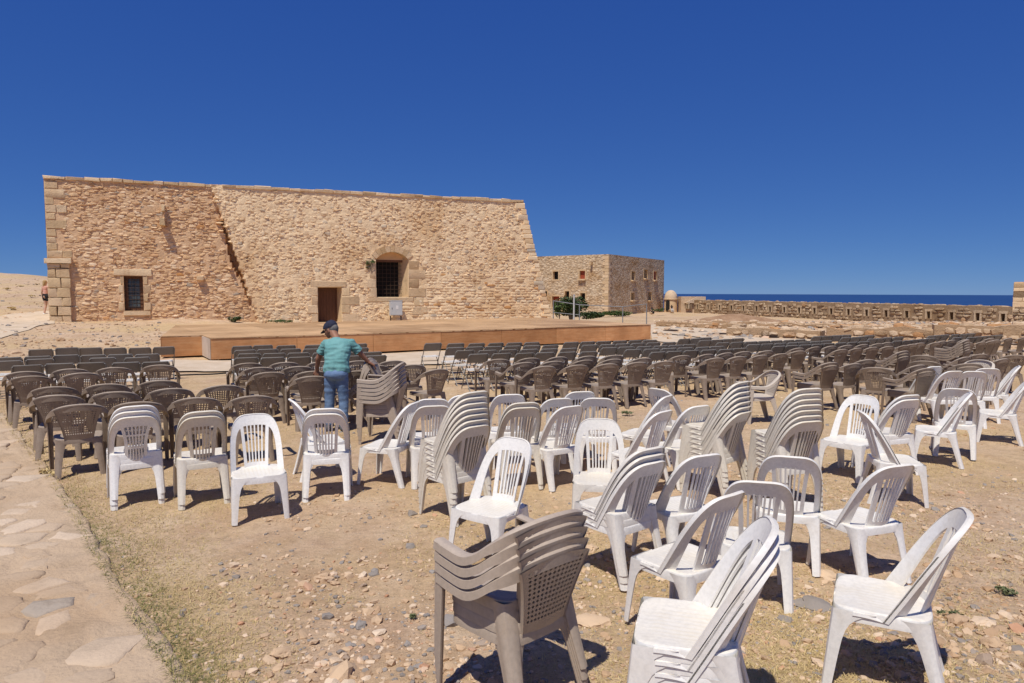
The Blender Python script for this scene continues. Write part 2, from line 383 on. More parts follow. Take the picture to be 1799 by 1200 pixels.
for i, p in enumerate(pts):
    poly = cell(pts, i, .9)
    if not poly or nst >= 290: continue
    if R.random() < .12: continue
    # resample the outline and make it wander
    per = []
    for k in range(len(poly)):
        a, b = Vector(poly[k]), Vector(poly[(k+1)%len(poly)]); n_ = max(1, int((b-a).length/.06))
        per += [a+(b-a)*j/n_ for j in range(n_)]
    c = Vector((sum(q[0] for q in per)/len(per), sum(q[1] for q in per)/len(per)))
    if c.x > edge_x(c.y)-.06: continue
    ins = R.uniform(.72, .93); zt = R.uniform(.043, .052); tint = R.random()**1.1
    if R.random() < .02: tint = .97
    elif tint > .9: tint = .8
    mb = MB(); mb.tint = tint
    rings = []
    tl = (R.uniform(-.012,.012), R.uniform(-.012,.012))
    for sc, zz in ((1.0, -.03), (.95, -.008), (.82, 0.), (.5, .003)):
        rg = []
        for q in per:
            d = (q-c); w = 1+.12*noise.noise((q.x*5, q.y*5, 1))+.10*noise.noise((q.x*13, q.y*13, 4))
            e = c+d*ins*sc*w; e = e+Vector((noise.noise((e.x*2.7, e.y*2.7, 21)), noise.noise((e.x*2.7, e.y*2.7, 37))))*.07
            ex = edge_x(e.y)+.03
            if e.x > ex: e.x = ex
            rg.append(mb.vert((e.x, e.y, zt+zz+.012*noise.noise((e.x*.9, e.y*.9, 4))+.007*noise.noise((e.x*9, e.y*9, 5))+(e.x-c.x)*tl[0]+(e.y-c.y)*tl[1])))
        rings.append(rg)
    for a, b in zip(rings, rings[1:]):
        for k in range(len(a)): mb.face((a[k], a[(k+1)%len(a)], b[(k+1)%len(a)], b[k]))
    mb.face(rings[-1])
    o = mb.obj('flagstone', PATH_ST, path, 50); nst += 1

# far pale path on the left slope and the paving by the stage, draped over the ground
def drape(name, poly_px, m, label, off=.03, n=14):
    # poly_px: list of (near, far) pixel pairs from left to right
    mb = MB(); rows = []
    for (un, vn), (uf, vf) in poly_px:
        a = on_terrain(un, vn); b_ = on_terrain(uf, vf)
        rows.append([(a.x+(b_.x-a.x)*i/n, a.y+(b_.y-a.y)*i/n) for i in range(n+1)])
    fine = []
    for r0, r1 in zip(rows, rows[1:]):
        for j in range(8): fine.append([tuple(p[k]+(q[k]-p[k])*j/8 for k in (0,1)) for p, q in zip(r0, r1)])
    fine.append(rows[-1])
    mb.grid([[(x, y, gz(x, y)+off) for x, y in r] for r in fine])
    o = mb.obj(name, m, None, 180); recalc(o.data)
    return tag(o, label, None, None, 'structure')
drape('path', [((-60, 604), (-60, 560)), ((0, 595), (0, 556)), ((50, 580), (40, 549)), ((96, 569), (96, 547))], PALE, 'pale dirt path climbing past the left corner of the fort')
drape('pavement', [((296, 655), (300, 634)), ((420, 654), (420, 636)), ((560, 648), (600, 628)), ((800, 641), (810, 616))], PALE, 'worn limestone strip between the chairs and the stage', .04)
drape('pavement', [((1146, 600), (1140, 571)), ((1200, 604), (1210, 572)), ((1320, 602), (1290, 576)), ((1440, 600), (1420, 585))], PALE, 'pale flagged court to the right of the stage', .04)

# ------------------------------------------------------------------ rubble masonry
def stone_verts(mp, s, t, l, h, p, rng, k=9):
    ex = rng.uniform(2.6, 6.5); vs = []; ph = rng.uniform(0, 6.28)
    jit = [1+rng.uniform(-.20, .14) for _ in range(k)]
    tl = rng.uniform(-.3, .3); tt = rng.uniform(-.5, .3)
    for sc, o in ((1.04, -.05), (.985, p*.72), (.86, p)):
        for i in range(k):
            a = 2*math.pi*i/k+.2*math.sin(ph+i*2)
            c_, s_ = math.cos(a), math.sin(a)
            q = (abs(c_)**ex+abs(s_)**ex)**(-1/ex)*jit[i]*sc
            ds, dt = c_*q*l/2, s_*q*h/2
            oo = o if o < 0 else o*(1+tl*ds/l*2+tt*dt/h*2*.5)+rng.uniform(-.22, .22)*p
            vs.append(mp(s+ds, t+dt, oo))
    vs.append(mp(s, t, p*rng.uniform(.9, 1.25)))
    fs = []
    for r_ in (0, 1):
        for i in range(k): fs.append((r_*k+i, r_*k+(i+1)%k, (r_+1)*k+(i+1)%k, (r_+1)*k+i))
    for i in range(k): fs.append((2*k+i, 2*k+(i+1)%k, 3*k))
    return vs, fs
def rubble(mp, inside, s0, s1, t0, t1, rng, hr, lr, cover, proud, tintf):
    out = []; t = t0
    while t < t1:
        h = rng.uniform(*hr); s = s0+rng.uniform(-.2, .1)
        while s < s1:
            l = rng.uniform(*lr)*(1.7 if rng.random() < .07 else 1); hh = h*rng.uniform(.6, 1.1)
            if l < hh*.7: l = hh
            sc, tc = s+l/2, t+h/2+rng.uniform(-.05, .05)*h*2
            if rng.random() < cover and all(inside(sc+a*l*.5, tc+b*hh*.5) for a in (-1, 0, 1) for b in (-1, 0, 1)):
                vs, fs = stone_verts(mp, sc, tc, l*.96, hh*.95, rng.uniform(*proud), rng)
                out.append((l*hh, vs, fs, tintf(sc, tc)))
            s += l+rng.uniform(0, .03)
        t += h
    return out
def packed(mp, inside, s0, s1, t0, t1, rng, sizes, asp, proud, tintf, gap=1.0, tries=9000):
    """stones of falling size thrown at the face until they no longer fit: no courses"""
    out = []; grid = {}; C = .5
    for i in range(tries):
        f = i/tries; l = sizes[0]+(sizes[1]-sizes[0])*min(1, f*1.5)**.45; l *= rng.uniform(.8, 1.25); h = l*rng.uniform(*asp)
        s = rng.uniform(s0, s1); t = rng.uniform(t0, t1)
        if not all(inside(s+a*l*.5, t+b*h*.5) for a in (-1, 0, 1) for b in (-1, 0, 1)): continue
        cx, cy = int(s/C), int(t/C); ok = True
        for a in (-1, 0, 1):
            for b in (-1, 0, 1):
                for (s2, t2, l2, h2) in grid.get((cx+a, cy+b), ()):
                    if abs(s-s2) < (l+l2)*.5*gap and abs(t-t2) < (h+h2)*.5*gap:
                        if ((s-s2)/((l+l2)*.5))**2+((t-t2)/((h+h2)*.5))**2 < 1.25*gap: ok = False; break
                if not ok: break
            if not ok: break
        if not ok: continue
        grid.setdefault((cx, cy), []).append((s, t, l, h))
        ra = rng.gauss(0, .16); ca, sa = math.cos(ra), math.sin(ra)
        mr = lambda ss, tt, oo, s=s, t=t, ca=ca, sa=sa: mp(s+(ss-s)*ca-(tt-t)*sa, t+(ss-s)*sa+(tt-t)*ca, oo)
        vs, fs = stone_verts(mr, s, t, l, h, rng.uniform(*proud)*min(1.3, l/.25), rng)
        out.append((l*h, vs, fs, tintf(s, t)))
    return out
def place_stones(stones, parent, m, nind=0, stuff_name='small_stones'):
    stones.sort(key=lambda a: -a[0])
    for a, vs, fs, ti in stones[:nind]:
        mb = MB(); mb.tint = ti
        c = sum((Vector(v) for v in vs), Vector())/len(vs)
        mb.add([Vector(v)-c for v in vs], fs); o = mb.obj('stone', m, parent, 35); o.location = c
    rest = stones[nind:]
    if rest:
        mb = MB()
        for a, vs, fs, ti in rest: mb.add(vs, fs, ti)
        tag(mb.obj(stuff_name, m, parent, 35), None, None, None, 'stuff')

# ------------------------------------------------------------------ the fort building
WO = Vector((-22.07, 32.5, 0)); WD = Vector((.927, .375, 0)).normalized(); WN = Vector((WD.y, -WD.x, 0)); ZU = Vector((0, 0, 1))
def on_plane(u, v, o, nrm):
    r = ray(u, v); k = (o-CAM).dot(nrm)/r.dot(nrm); return CAM+r*k
def wall_st(u, v):
    p = on_plane(u, v, WO, WN); return (p-WO).dot(WD), p.z
def mp_wall(s, t, o): return WO+WD*s+ZU*t+WN*o
s_top, z_top = wall_st(918, 353); s_bot, _ = wall_st(966, 556)
_, z_topL = wall_st(80, 309)
sc0, zc0 = wall_st(376, 345); sc1, zc1 = wall_st(441, 532)
ZB = -.6
def topz(s): return z_topL+(z_top-z_topL)*s/s_top
def right_s(t): return s_bot+(s_top-s_bot)*(t-.6)/(z_top-.6)
def scar_s(t): return sc1+(sc0-sc1)*(t-zc1)/(zc0-zc1)
def rect(u0, v0, u1, v1):
    a = wall_st(u0, (v0+v1)/2)[0]; b_ = wall_st(u1, (v0+v1)/2)[0]; um = (u0+u1)/2
    return a, b_, wall_st(um, v1)[1], wall_st(um, v0)[1]
WIN = rect(218, 485, 252, 546); DOOR = rect(558.5, 505, 600, 566); ARCH = rect(660.5, 443, 716.5, 522)
OPEN = [WIN, DOOR, ARCH]
fort = thing('fort_building', 'long flat-topped tan rubble stone building with barred openings behind the stage', 'building', WO)
def loc(p): return Vector(p)-WO
def mpw(s, t, o): return WD*s+ZU*t+WN*o         # local to the thing
def scar_depth(s, t):
    if not (zc1-.1 < t < zc0+.1): return 0
    d = s-scar_s(t)+.06*noise.noise((t*4, 3, 2)); f = (t-zc1)/(zc0-zc1); wd = .04+.20*math.exp(-((f-.40)/.24)**2)+.10*noise.noise((t*2.2, 5, 5))
    return -(.12+.5*math.exp(-((f-.40)/.28)**2)) if -wd < d < .02 else 0
def wbase(s, t):
    o = .03*noise.noise((s*2.2, t*2.2, 1))+.02*noise.noise((s*6, t*6, 3))
    if s > scar_s(t)+.02:
        o += .13; n_ = noise.noise((s*3.3, t*4.1, 8)); o += .025*noise.noise((s*4.5, t*7, 4))
        if n_ > .42: o -= .10*(n_-.42)/.3
    return o+scar_depth(s, t)
def cuts(a, b, st, ex):
    xs_ = sorted([x for x in ex if a < x < b]+[a, b]); out = []
    for p, q in zip(xs_, xs_[1:]):
        n_ = max(1, round((q-p)/st)); out += [p+(q-p)*i/n_ for i in range(n_)]
    return out+[b]
sl_ = cuts(.06, 27, .095, [o_[i] for o_ in OPEN for i in (0, 1)]); tl_ = cuts(ZB, z_topL+.4, .095, [o_[i] for o_ in OPEN for i in (2, 3)])
for side in (0, 1):
    mb = MB(); idx = {}
    def gv(i, j):
        if (i, j) not in idx:
            s, t = sl_[i], tl_[j]; tz = topz(s); t2 = min(t, tz); s2 = min(s, right_s(t2))
            onedge = any(a-1e-4 <= s <= b+1e-4 and c-1e-4 <= t <= d+1e-4 for a, b, c, d in OPEN)
            idx[i, j] = mb.vert(mpw(s2, t2, .05 if onedge else wbase(s2, t2)))
        return idx[i, j]
    for i in range(len(sl_)-1):
        for j in range(len(tl_)-1):
            sm, tm = (sl_[i]+sl_[i+1])/2, (tl_[j]+tl_[j+1])/2
            if tl_[j] >= topz(sm) or sl_[i] >= right_s(min(tm, topz(sm)))+.0: continue
            if any(a < sm < b and c < tm < d for a, b, c, d in OPEN): continue
            if (sm > scar_s(tm)) != bool(side): continue
            mb.face((gv(i, j), gv(i+1, j), gv(i+1, j+1), gv(i, j+1)), .5+.5*noise.noise((sm, tm, 0)))
    tag(mb.obj('mortar_face', MORT_R if side else MORT_L, fort, 60))
# body behind the face: sides, roof, back, lower reveals
mb = MB(); mb.tint = .4
TH = 9.
q = [(.05, 0), (right_s(ZB), 0), (right_s(ZB), -TH), (.05, -TH)]
qt = [(.05, 0), (s_top, 0), (s_top, -TH), (.05, -TH)]
lo = [mpw(s, ZB, o-.0) for s, o in q]; hi = [mpw(s, topz(s)-.02, o) for s, o in qt]
mb.add(lo+hi, [(1,2,6,5), (2,3,7,6), (3,0,4,7), (4,5,6,7)])
mb.obj('side_walls', MORT_R, fort, None)
# reveals of the openings
for a, b_, c_, d_ in OPEN:
    mb = MB(); mb.tint = .35
    dp = -.75
    f_ = [(a, c_), (b_, c_), (b_, d_), (a, d_)]
    fr = [mpw(s, t, .05) for s, t in f_]
    k = .40 if (a, b_, c_, d_) == ARCH else .26 if (a, b_, c_, d_) == DOOR else .03
    bk = [mpw(a+.0, c_, dp), mpw(b_-k, c_, dp), mpw(b_-k, d_-.0, dp), mpw(a+.0, d_-.0, dp)]
    mb.add(fr+bk, [(0,1,5,4), (1,2,6,5), (2,3,7,6), (3,0,4,7)])
    mb.obj('reveal', ASHLAR, fort, None)
rs = random.Random(3)
def ok_common(s, t):
    if t > topz(s)-.16 or s > right_s(t)-.22 or t < .0: return False
    for a, b_, c_, d_ in OPEN:
        m_ = .26 if (a, b_, c_, d_) == WIN else .34
        if a-m_ < s < b_+m_ and c_-.28 < t < d_+.34: return False
    return True
pier_s = wall_st(126, 520)[0]; pier_z = wall_st(105, 461)[1]
def in_left(s, t): return ok_common(s, t) and s < scar_s(t)-(.08+.30*math.exp(-(((t-zc1)/(zc0-zc1)-.4)/.26)**2))-.03 and s > (pier_s+.05 if t < pier_z+.1 else .75)
def in_right(s, t): return ok_common(s, t) and s > scar_s(t)+.05
stL = packed(mpw, in_left, .4, 11, .1, z_topL, rs, (.34, .06), (.28, .6), (.005, .024), lambda s, t: min(1, max(0, rs.gauss(.5, .2)+(.35 if rs.random() < .13 else 0))), .97, 50000)
def mpr(s, t, o): return mpw(s, t, o+.13)
def in_upper(s, t): return in_right(s, t) and not (s > 16.5 and t < 3.1)
stR = packed(mpr, in_upper, 5, 26, .1, z_topL, rs, (.28, .055), (.36, .75), (.004, .024), lambda s, t: min(.96, max(0, rs.gauss(.55, .16)+(.34 if rs.random() < .06 else 0))), 1.04, 80000)
def in_sliver(s, t): return in_upper(s, t)
slv = []
for i in range(1700):
    s_, t_ = rs.uniform(5.5, 26), rs.uniform(.3, z_topL)
    if not in_upper(s_, t_) or noise.noise((s_*.35, t_*.5, 11)) < rs.uniform(-.7, .5): continue
    vs, fs = stone_verts(mpr, s_, t_, rs.uniform(.07, .24), rs.uniform(.03, .07), rs.uniform(.022, .05), rs, 7); slv.append((.004, vs, fs, min(.9, max(0, rs.gauss(.5, .2)))))
for i in range(900):
    s_, t_ = rs.uniform(.6, 9), rs.uniform(.3, z_topL)
    if not in_left(s_, t_): continue
    vs, fs = stone_verts(mpw, s_, t_, rs.uniform(.10, .32), rs.uniform(.04, .09), rs.uniform(.02, .05), rs, 7); stL.append((.004, vs, fs, min(1, max(0, rs.gauss(.45, .25)))))
def in_low(s, t): return in_right(s, t) and s > 16.5 and t < 3.15
stR += rubble(mpr, in_low, 16, 26.5, .1, 3.2, rs, (.12, .19), (.18, .55), .82, (.012, .03), lambda s, t: min(1, max(0, rs.gauss(.56, .2)+(.35 if rs.random() < .12 else 0))))
stR += slv
place_stones(stL, fort, STONE_L, 110); place_stones(stR, fort, STONE_R, 130)
# stones that stick out over the scar
for i in range(11):
    t = zc1+(zc0-zc1)*rs.uniform(.02, 1.0); side = rs.random() < .5; s = scar_s(t)+(.08 if side else -.10-.30*math.exp(-(((t-zc1)/(zc0-zc1)-.4)/.26)**2))+rs.uniform(-.06, .06)
    mb = MB(); mb.tint = rs.uniform(.35, .75)
    vs, fs = stone_verts(mpw, s, t, rs.uniform(.18, .42), rs.uniform(.08, .15), rs.uniform(.10, .22), rs); mb.add(vs, fs); mb.obj('stone', STONE_R if side else STONE_L, fort, 35)
# ashlar: blocks as parts
def block(s0, s1, t0, t1, proud, back=-.06, m=ASHLAR, name='block', par=fort, mp=mpw, jit=.026):
    mb = MB(); mb.tint = rs.random(); g_ = .012
    a, b_, c_, d_ = s0+g_, s1-g_, t0+g_, t1-g_; e = .022
    def J(): return rs.uniform(-jit, jit)
    o1 = [mp(s, t, back) for s, t in ((a,c_),(b_,c_),(b_,d_),(a,d_))]
    o2 = [mp(s+J(), t+J(), proud-e) for s, t in ((a,c_),(b_,c_),(b_,d_),(a,d_))]
    o3 = [mp(s+J(), t+J(), proud+J()*.5) for s, t in ((a+e,c_+e),(b_-e,c_+e),(b_-e,d_-e),(a+e,d_-e))]
    mb.add(o1+o2+o3, [(0,1,5,4),(1,2,6,5),(2,3,7,6),(3,0,4,7),(4,5,9,8),(5,6,10,9),(6,7,11,10),(7,4,8,11),(8,9,10,11)])
    return mb.obj(name, m, par, 30)
# corner quoins above the pier, the moulding and the pier
t = pier_z+.22; k = 0
while t < z_topL-.2:
    h = rs.uniform(.28, .42); h = min(h, z_topL-.17-t); L1 = rs.choice((.42, .55, .8, .95))*rs.uniform(.85, 1.15)
    block(.06, L1, t, t+h, .035, -.5)
    if rs.random() < .45 and L1 < .7: block(L1, L1+rs.uniform(.3, .5), t, t+h, .045)
    t += h; k += 1
block(-.03, pier_s+.10, pier_z-.06, pier_z+.20, .30, -.5, name='moulding')
t = .1; k = 0
while t < pier_z-.08:
    h = min(rs.uniform(.36, .50), pier_z-.07-t)
    if h < .12: break
    cut = (.42, .62)[k%2]*pier_s
    block(.06, cut, t, t+h, .20, -.5); block(cut, pier_s, t, t+h, .20, -.5); t += h; k += 1
block(.02, pier_s+.04, -.3, .12, .26, -.5, name='plinth')
# coping along the top
s = .03
while s < s_top-.1:
    l = rs.uniform(.4, .95); l = min(l, s_top-s)
    hz = topz(s)
    mb_h = rs.uniform(.13, .19)
    block(s, s+l, hz-.15, hz+mb_h-.15+.02, .09 if s < sc0 else .2, -.5, name='coping_stone'); s += l
# end stones down the battered right edge
t = .3
while t < z_top-.2:
    h = rs.uniform(.2, .34); l = rs.uniform(.3, .7); e_ = right_s(t+h/2)
    block(e_-l, e_+.02, t, min(t+h, z_top-.16), .19, -.4, m=STONE_R); t += h
# surrounds
a, b_, c_, d_ = WIN
block(a-.42, b_+.42, d_, d_+.34, .08, name='lintel'); block(a-.05, b_+.30, c_-.26, c_, .09, name='sill')
for i in range(4):
    h = (d_-c_)/4; block(a-.26+.1*(i%2), a, c_+h*i, c_+h*(i+1), .05, name='jamb_stone'); block(b_, b_+.34-.12*(i%2), c_+h*i, c_+h*(i+1), .05, name='jamb_stone')
a, b_, c_, d_ = DOOR
block(a-.4, b_+.25, d_, d_+.36, .17, name='lintel')
for i in range(4):
    h = (d_-c_)/4; block(a-.38-.2*(i%2), a, c_+h*i, c_+h*(i+1), .16, name='jamb_stone'); block(b_, b_+.45+.5*((i+1)%2), c_+h*i, c_+h*(i+1), .165, name='jamb_stone')
a, b_, c_, d_ = ARCH
for i in range(4):
    h = (d_-c_-.45)/4; block(a-.4-.15*(i%2), a, c_+h*i, c_+h*(i+1), .15, name='jamb_stone'); block(b_, b_+.6+.4*((i+1)%2), c_+h*i, c_+h*(i+1), .165, name='jamb_stone')
block(a-.5, b_+.3, c_-.28, c_, .16, name='sill'); block(b_+.3, b_+.9, c_-.5, c_-.02, .16); block(b_+.2, b_+1.1, c_-1.0, c_-.52, .16)
# flat arch over the big window: voussoirs between the arc and the straight top
na = 9; rise = .40; hw = (b_-a)/2; mid = (a+b_)/2
rad_a = (hw*hw+rise*rise)/(2*rise); cz = d_-rad_a
ang0 = math.asin(hw/rad_a)
mb = MB(); mb.tint = .5
rows = []
for i in range(17):
    an = -ang0+2*ang0*i/16; s = mid+rad_a*math.sin(an); t = cz+rad_a*math.cos(an)
    rows.append([mpw(s, d_+.02, .06), mpw(s, t, .06), mpw(s-.07*(i/16), t, -.74)])
mb.grid(rows); mb.obj('arch_spandrel', ASHLAR, fort, 30)
for i in range(na):
    a0, a1 = -ang0+2*ang0*i/na+.004, -ang0+2*ang0*(i+1)/na-.004
    mb = MB(); mb.tint = rs.random()
    P = [(mid+r_*math.sin(an), cz+r_*math.cos(an)) for an in (a0, a1) for r_ in (rad_a+.005, rad_a+.36)]
    vs = [mpw(s, t, .165) for s, t in P]+[mpw(s, t, -.1) for s, t in P]
    mb.add(vs, [(0,2,3,1),(0,1,5,4),(2,6,7,3),(1,3,7,5),(0,4,6,2)]); mb.obj('arch_stone', ASHLAR, fort, 30)
# timber head inside the arch
mb = MB(); mb.tint = .2
mb.box(mpw(mid-.10, d_-.49, -.42), hw-.13, .07, .06, (WD, WN, ZU)); mb.obj('timber_lintel', DOORW, fort)
mb = MB(); mb.tint = .4
mb.box(mpw(mid-.03, d_-.21, -.42), hw-.05, .05, .215, (WD, WN, ZU)); mb.obj('arch_infill', STONE_L, fort)
# what closes the openings
def opening_fill(op, kind):
    a, b_, c_, d_ = op; o = -.45
    w = MB(); w.box(mpw((a+b_)/2, (c_+d_)/2, -.80), (b_-a)/2+.2, .03, (d_-c_)/2+.2, (WD, WN, ZU))
    w.obj('dark_room', DARK, fort)
    if kind == 'door':
        dr = MB(); dr.box(mpw((a+b_)/2-.12, (c_+d_)/2, -.55), (b_-a)/2-.12, .03, (d_-c_)/2-.02, (WD, WN, ZU)); do = dr.obj('door', DOORW, fort)
        n_ = 6
        for i in range(n_):
            p = MB(); s = a+.0+(b_-a-.24)*(i+.5)/n_
            p.box(mpw(s, (c_+d_)/2, -.505), (b_-a-.26)/n_/2-.006, .012, (d_-c_)/2-.04, (WD, WN, ZU)); p.obj('plank', DOORW, do)
        fr = MB(); fr.box(mpw((a+b_)/2, d_-.06, -.50), (b_-a)/2-.01, .05, .06, (WD, WN, ZU)); fr.box(mpw(b_-.17, (c_+d_)/2, -.50), .06, .05, (d_-c_)/2-.13, (WD, WN, ZU)); fr.obj('door_frame', DOORW, fort)
        return
    win = MB(); e = .07
    for s, t, hs_, ht in (((a+b_)/2, c_+e, (b_-a)/2-.02, e), ((a+b_)/2, d_-e, (b_-a)/2-.02, e), (a+e+.02, (c_+d_)/2, e, (d_-c_)/2-2*e), (b_-e-.02, (c_+d_)/2, e, (d_-c_)/2-2*e)):
        win.box(mpw(s, t, -.52 if kind == 'big' else -.25), hs_, .035, ht, (WD, WN, ZU))
    if kind == 'small':
        fo = win.obj('window_frame', DOORW, fort)
        for i in range(2):
            for j in range(4):
                s0 = a+.16+(b_-a-.32)*i/2; s1 = a+.16+(b_-a-.32)*(i+1)/2; t0 = c_+.14+(d_-c_-.28)*j/4; t1 = c_+.14+(d_-c_-.28)*(j+1)/4
                p = MB(); p.box(mpw((s0+s1)/2, (t0+t1)/2, -.27), (s1-s0)/2-.01, .006, (t1-t0)/2-.01, (WD, WN, ZU)); p.obj('pane', GLASS, fo)
        oo = -.08; ns, nt_ = 5, 9
    else:
        oo = -.40; ns, nt_ = 7, 9; b_ = b_-.24
    top = d_-(.54 if kind == 'big' else .02)
    gm = thing_part('iron_grille', fort)
    for i in range(1, ns):
        p = MB(); s = a+(b_-a)*i/ns; p.tube([mpw(s, c_, oo), mpw(s, top, oo)], .012, 6); p.obj('bar', IRON, gm)
    for j in range(1, nt_):
        p = MB(); t = c_+(top-c_)*j/nt_; p.tube([mpw(a+.01, t, oo+.014), mpw(b_-.03, t, oo+.014)], .011, 6); p.obj('bar', IRON, gm)
def thing_part(name, par):
    return link(name, None, par)
opening_fill(WIN, 'small'); opening_fill(DOOR, 'door'); opening_fill(ARCH, 'big')
# projecting corbels on the left part
for (u0, v0, u1, v1, pr) in ((284, 361, 291, 372, .30), (281.5, 384, 292, 398, .48), (345.5, 484, 358, 493, .28)):
    a, b_, c_, d_ = rect(u0, v0, u1, v1)
    block(a, b_, c_, d_, pr, -.1, STONE_R if v0 > 400 else ASHLAR, 'corbel')

# ------------------------------------------------------------------ stage
A = on_z(371, 635, 0); B = on_z(1143, 598, 0)
E1 = (B-A).normalized(); E2 = Vector((-E1.y, E1.x, 0))
SL = (B-A).length; DEP = 8.8; HT = .69; LEFTW = 1.15; SET = 1.6
DECK = ply('plywood_deck', (.43,.265,.12), (.55,.36,.185), (.63,.435,.245), (.5, 6, 6))
FRONT = ply('plywood_front', (.50,.235,.09), (.64,.34,.145), (.70,.44,.22), (.6, 3, 5))
stage = thing('stage', 'long low plywood stage with orange brown front panels before the fort', 'stage', A, math.atan2(E1.y, E1.x))
np_ = 7
for i in range(np_):
    x0, x1 = SL*i/np_, SL*(i+1)/np_
    p = MB(); p.tint = R.random(); p.box(((x0+x1)/2, .011, .045+(HT-.07)/2+.0), (x1-x0)/2-.006, .011, (HT-.09)/2); p.obj('front_panel', FRONT, stage)
p = MB(); p.tint = .3; p.box((-LEFTW/2, SET, .04+(HT-.06)/2), LEFTW/2-.005, .011, (HT-.09)/2); p.obj('front_panel', FRONT, stage)
p = MB(); p.tint = .9; p.box((-.012, SET/2+.0, .04+(HT-.06)/2), .010, SET/2-.02, (HT-.09)/2); p.obj('end_panel', ply('pale_ply', (.5,.42,.32), (.56,.48,.38), (.6,.52,.42), (1,1,1)), stage)
for j in range(3):
    y0, y1 = .03+(DEP-.03)*j/3, .03+(DEP-.03)*(j+1)/3
    p = MB(); p.tint = R.random(); p.box((SL+.012, (y0+y1)/2, .04+(HT-.06)/2), .010, (y1-y0)/2-.005, (HT-.09)/2); p.obj('end_panel', FRONT, stage)
    p = MB(); p.tint = R.random(); y0, y1 = SET+.03+(DEP-SET)*j/3, SET+.03+(DEP-SET)*(j+1)/3; p.box((-LEFTW-.012, (y0+y1)/2, .04+(HT-.06)/2), .010, (y1-y0)/2-.005, (HT-.09)/2); p.v = [(x+.16*(y-SET), y, z) for x, y, z in p.v]; p.obj('end_panel', FRONT, stage)
nd = 4
for i in range(np_+1):
    for j in range(nd):
        x0, x1 = (SL*(i-1)/np_, SL*i/np_) if i else (-LEFTW, 0)
        ya, yb = (0 if i else SET)-.02, DEP; y0, y1 = ya+(yb-ya)*j/nd, ya+(yb-ya)*(j+1)/nd
        p = MB(); p.tint = R.random(); p.box(((x0+x1)/2, (y0+y1)/2, HT-.012+R.uniform(-.002,.002)), (x1-x0)/2-.003+(.0), (y1-y0)/2-.003, .012)
        if not i: p.v = [(x+.16*(y-SET)*(1 if x < -LEFTW/2 else 0), y, z) for x, y, z in p.v]
        p.obj('deck_board', DECK, stage)
for i in range(8):
    for j in range(4):
        p = MB(); p.box((.15+(SL-.3)*i/7, .2+(DEP-.4)*j/3, (HT-.03)/2-.02), .04, .04, (HT-.03)/2); p.obj('support', DOORW, stage)

# ------------------------------------------------------------------ far stone house
HC = on_z(1068, 446, 0); YH = 95.
def at_depth(u, v, Y): r = ray(u, v); return CAM+r*(Y/r.y)
hc = at_depth(1068, 553, YH); htop = at_depth(1068, 446.5, YH).z
DLv = Vector((-.81, .588, 0)); DRv = Vector((.547, .837, 0)); NL = Vector((-.588, -.81, 0)); NR = Vector((.837, -.547, 0))
HB = -1.8
def house_mat():
    m, nt, b = newmat('house_rubble', .95, .1); src = coords(nt, True, (1, 1, 1.5))
    v = nt.nodes.new('ShaderNodeTexVoronoi'); v.inputs['Scale'].default_value = 2.6; nt.links.new(src, v.inputs['Vector'])
    n = noise_n(nt, src, .35, 6, .65)
    sep = nt.nodes.new('ShaderNodeSeparateColor'); nt.links.new(v.outputs['Color'], sep.inputs[0])
    c = ramp(nt, sep.outputs[0], [(0, (.52,.375,.23)), (.5, (.66,.50,.325)), (1, (.74,.59,.41))])
    c = mix(nt, 1, c, ramp(nt, v.outputs['Distance'], [(0, 1.06), (.75, .72)]), 'MULTIPLY')
    c = mix(nt, 1, c, ramp(nt, n.outputs[0], [(.33, (.80,.66,.50)), (.52, (1,1,1)), (.7, (1.05,1.04,1.0))]), 'MULTIPLY')
    nt.links.new(c, b.inputs['Base Color']); inv = nt.nodes.new('ShaderNodeMath'); inv.operation = 'SUBTRACT'; inv.inputs[0].default_value = 1; nt.links.new(v.outputs['Distance'], inv.inputs[1])
    p = bump(nt, b, inv.outputs[0], .8, .12); bump(nt, b, noise_n(nt, src, 9, 5).outputs[0], .6, .06, p)
    return m
HMAT = house_mat()
house = thing('stone_house', 'two-storey flat-roofed stone house with small square windows beyond the fort', 'building', (hc.x, hc.y, 0))
def face_openings(D, NN, px):
    out = []
    for (u0, v0, u1, v1, kind) in px:
        o = Vector((hc.x, hc.y, 0)); um, vm = (u0+u1)/2, (v0+v1)/2
        a = (on_plane(u0, vm, o, NN)-o).dot(D); b_ = (on_plane(u1, vm, o, NN)-o).dot(D)
        c_ = on_plane(um, v1, o, NN).z; d_ = on_plane(um, v0, o, NN).z
        out.append((min(a,b_), max(a,b_), c_, d_, kind))
    return out
Z3 = lambda x, y, s=6., ox=900, oy=420: (ox+x/s, oy+y/s)
def zr(x0, y0, x1, y1, k): a = Z3(x0, y0); b_ = Z3(x1, y1); return (a[0], a[1], b_[0], b_[1], k)
LW = face_openings(DLv, NL, [zr(430,342,486,426,'d'), zr(711,335,768,420,'r'), zr(335,550,368,604,'d'), zr(420,604,497,720,'door'), zr(556,550,602,620,'d'), zr(718,570,770,638,'d')])
RW = face_openings(DRv, NR, [zr(1256,342,1292,430,'d'), zr(1389,322,1426,412,'d'), zr(1490,342,1524,430,'r'), zr(1252,568,1286,642,'d'), zr(1432,560,1468,642,'d')])
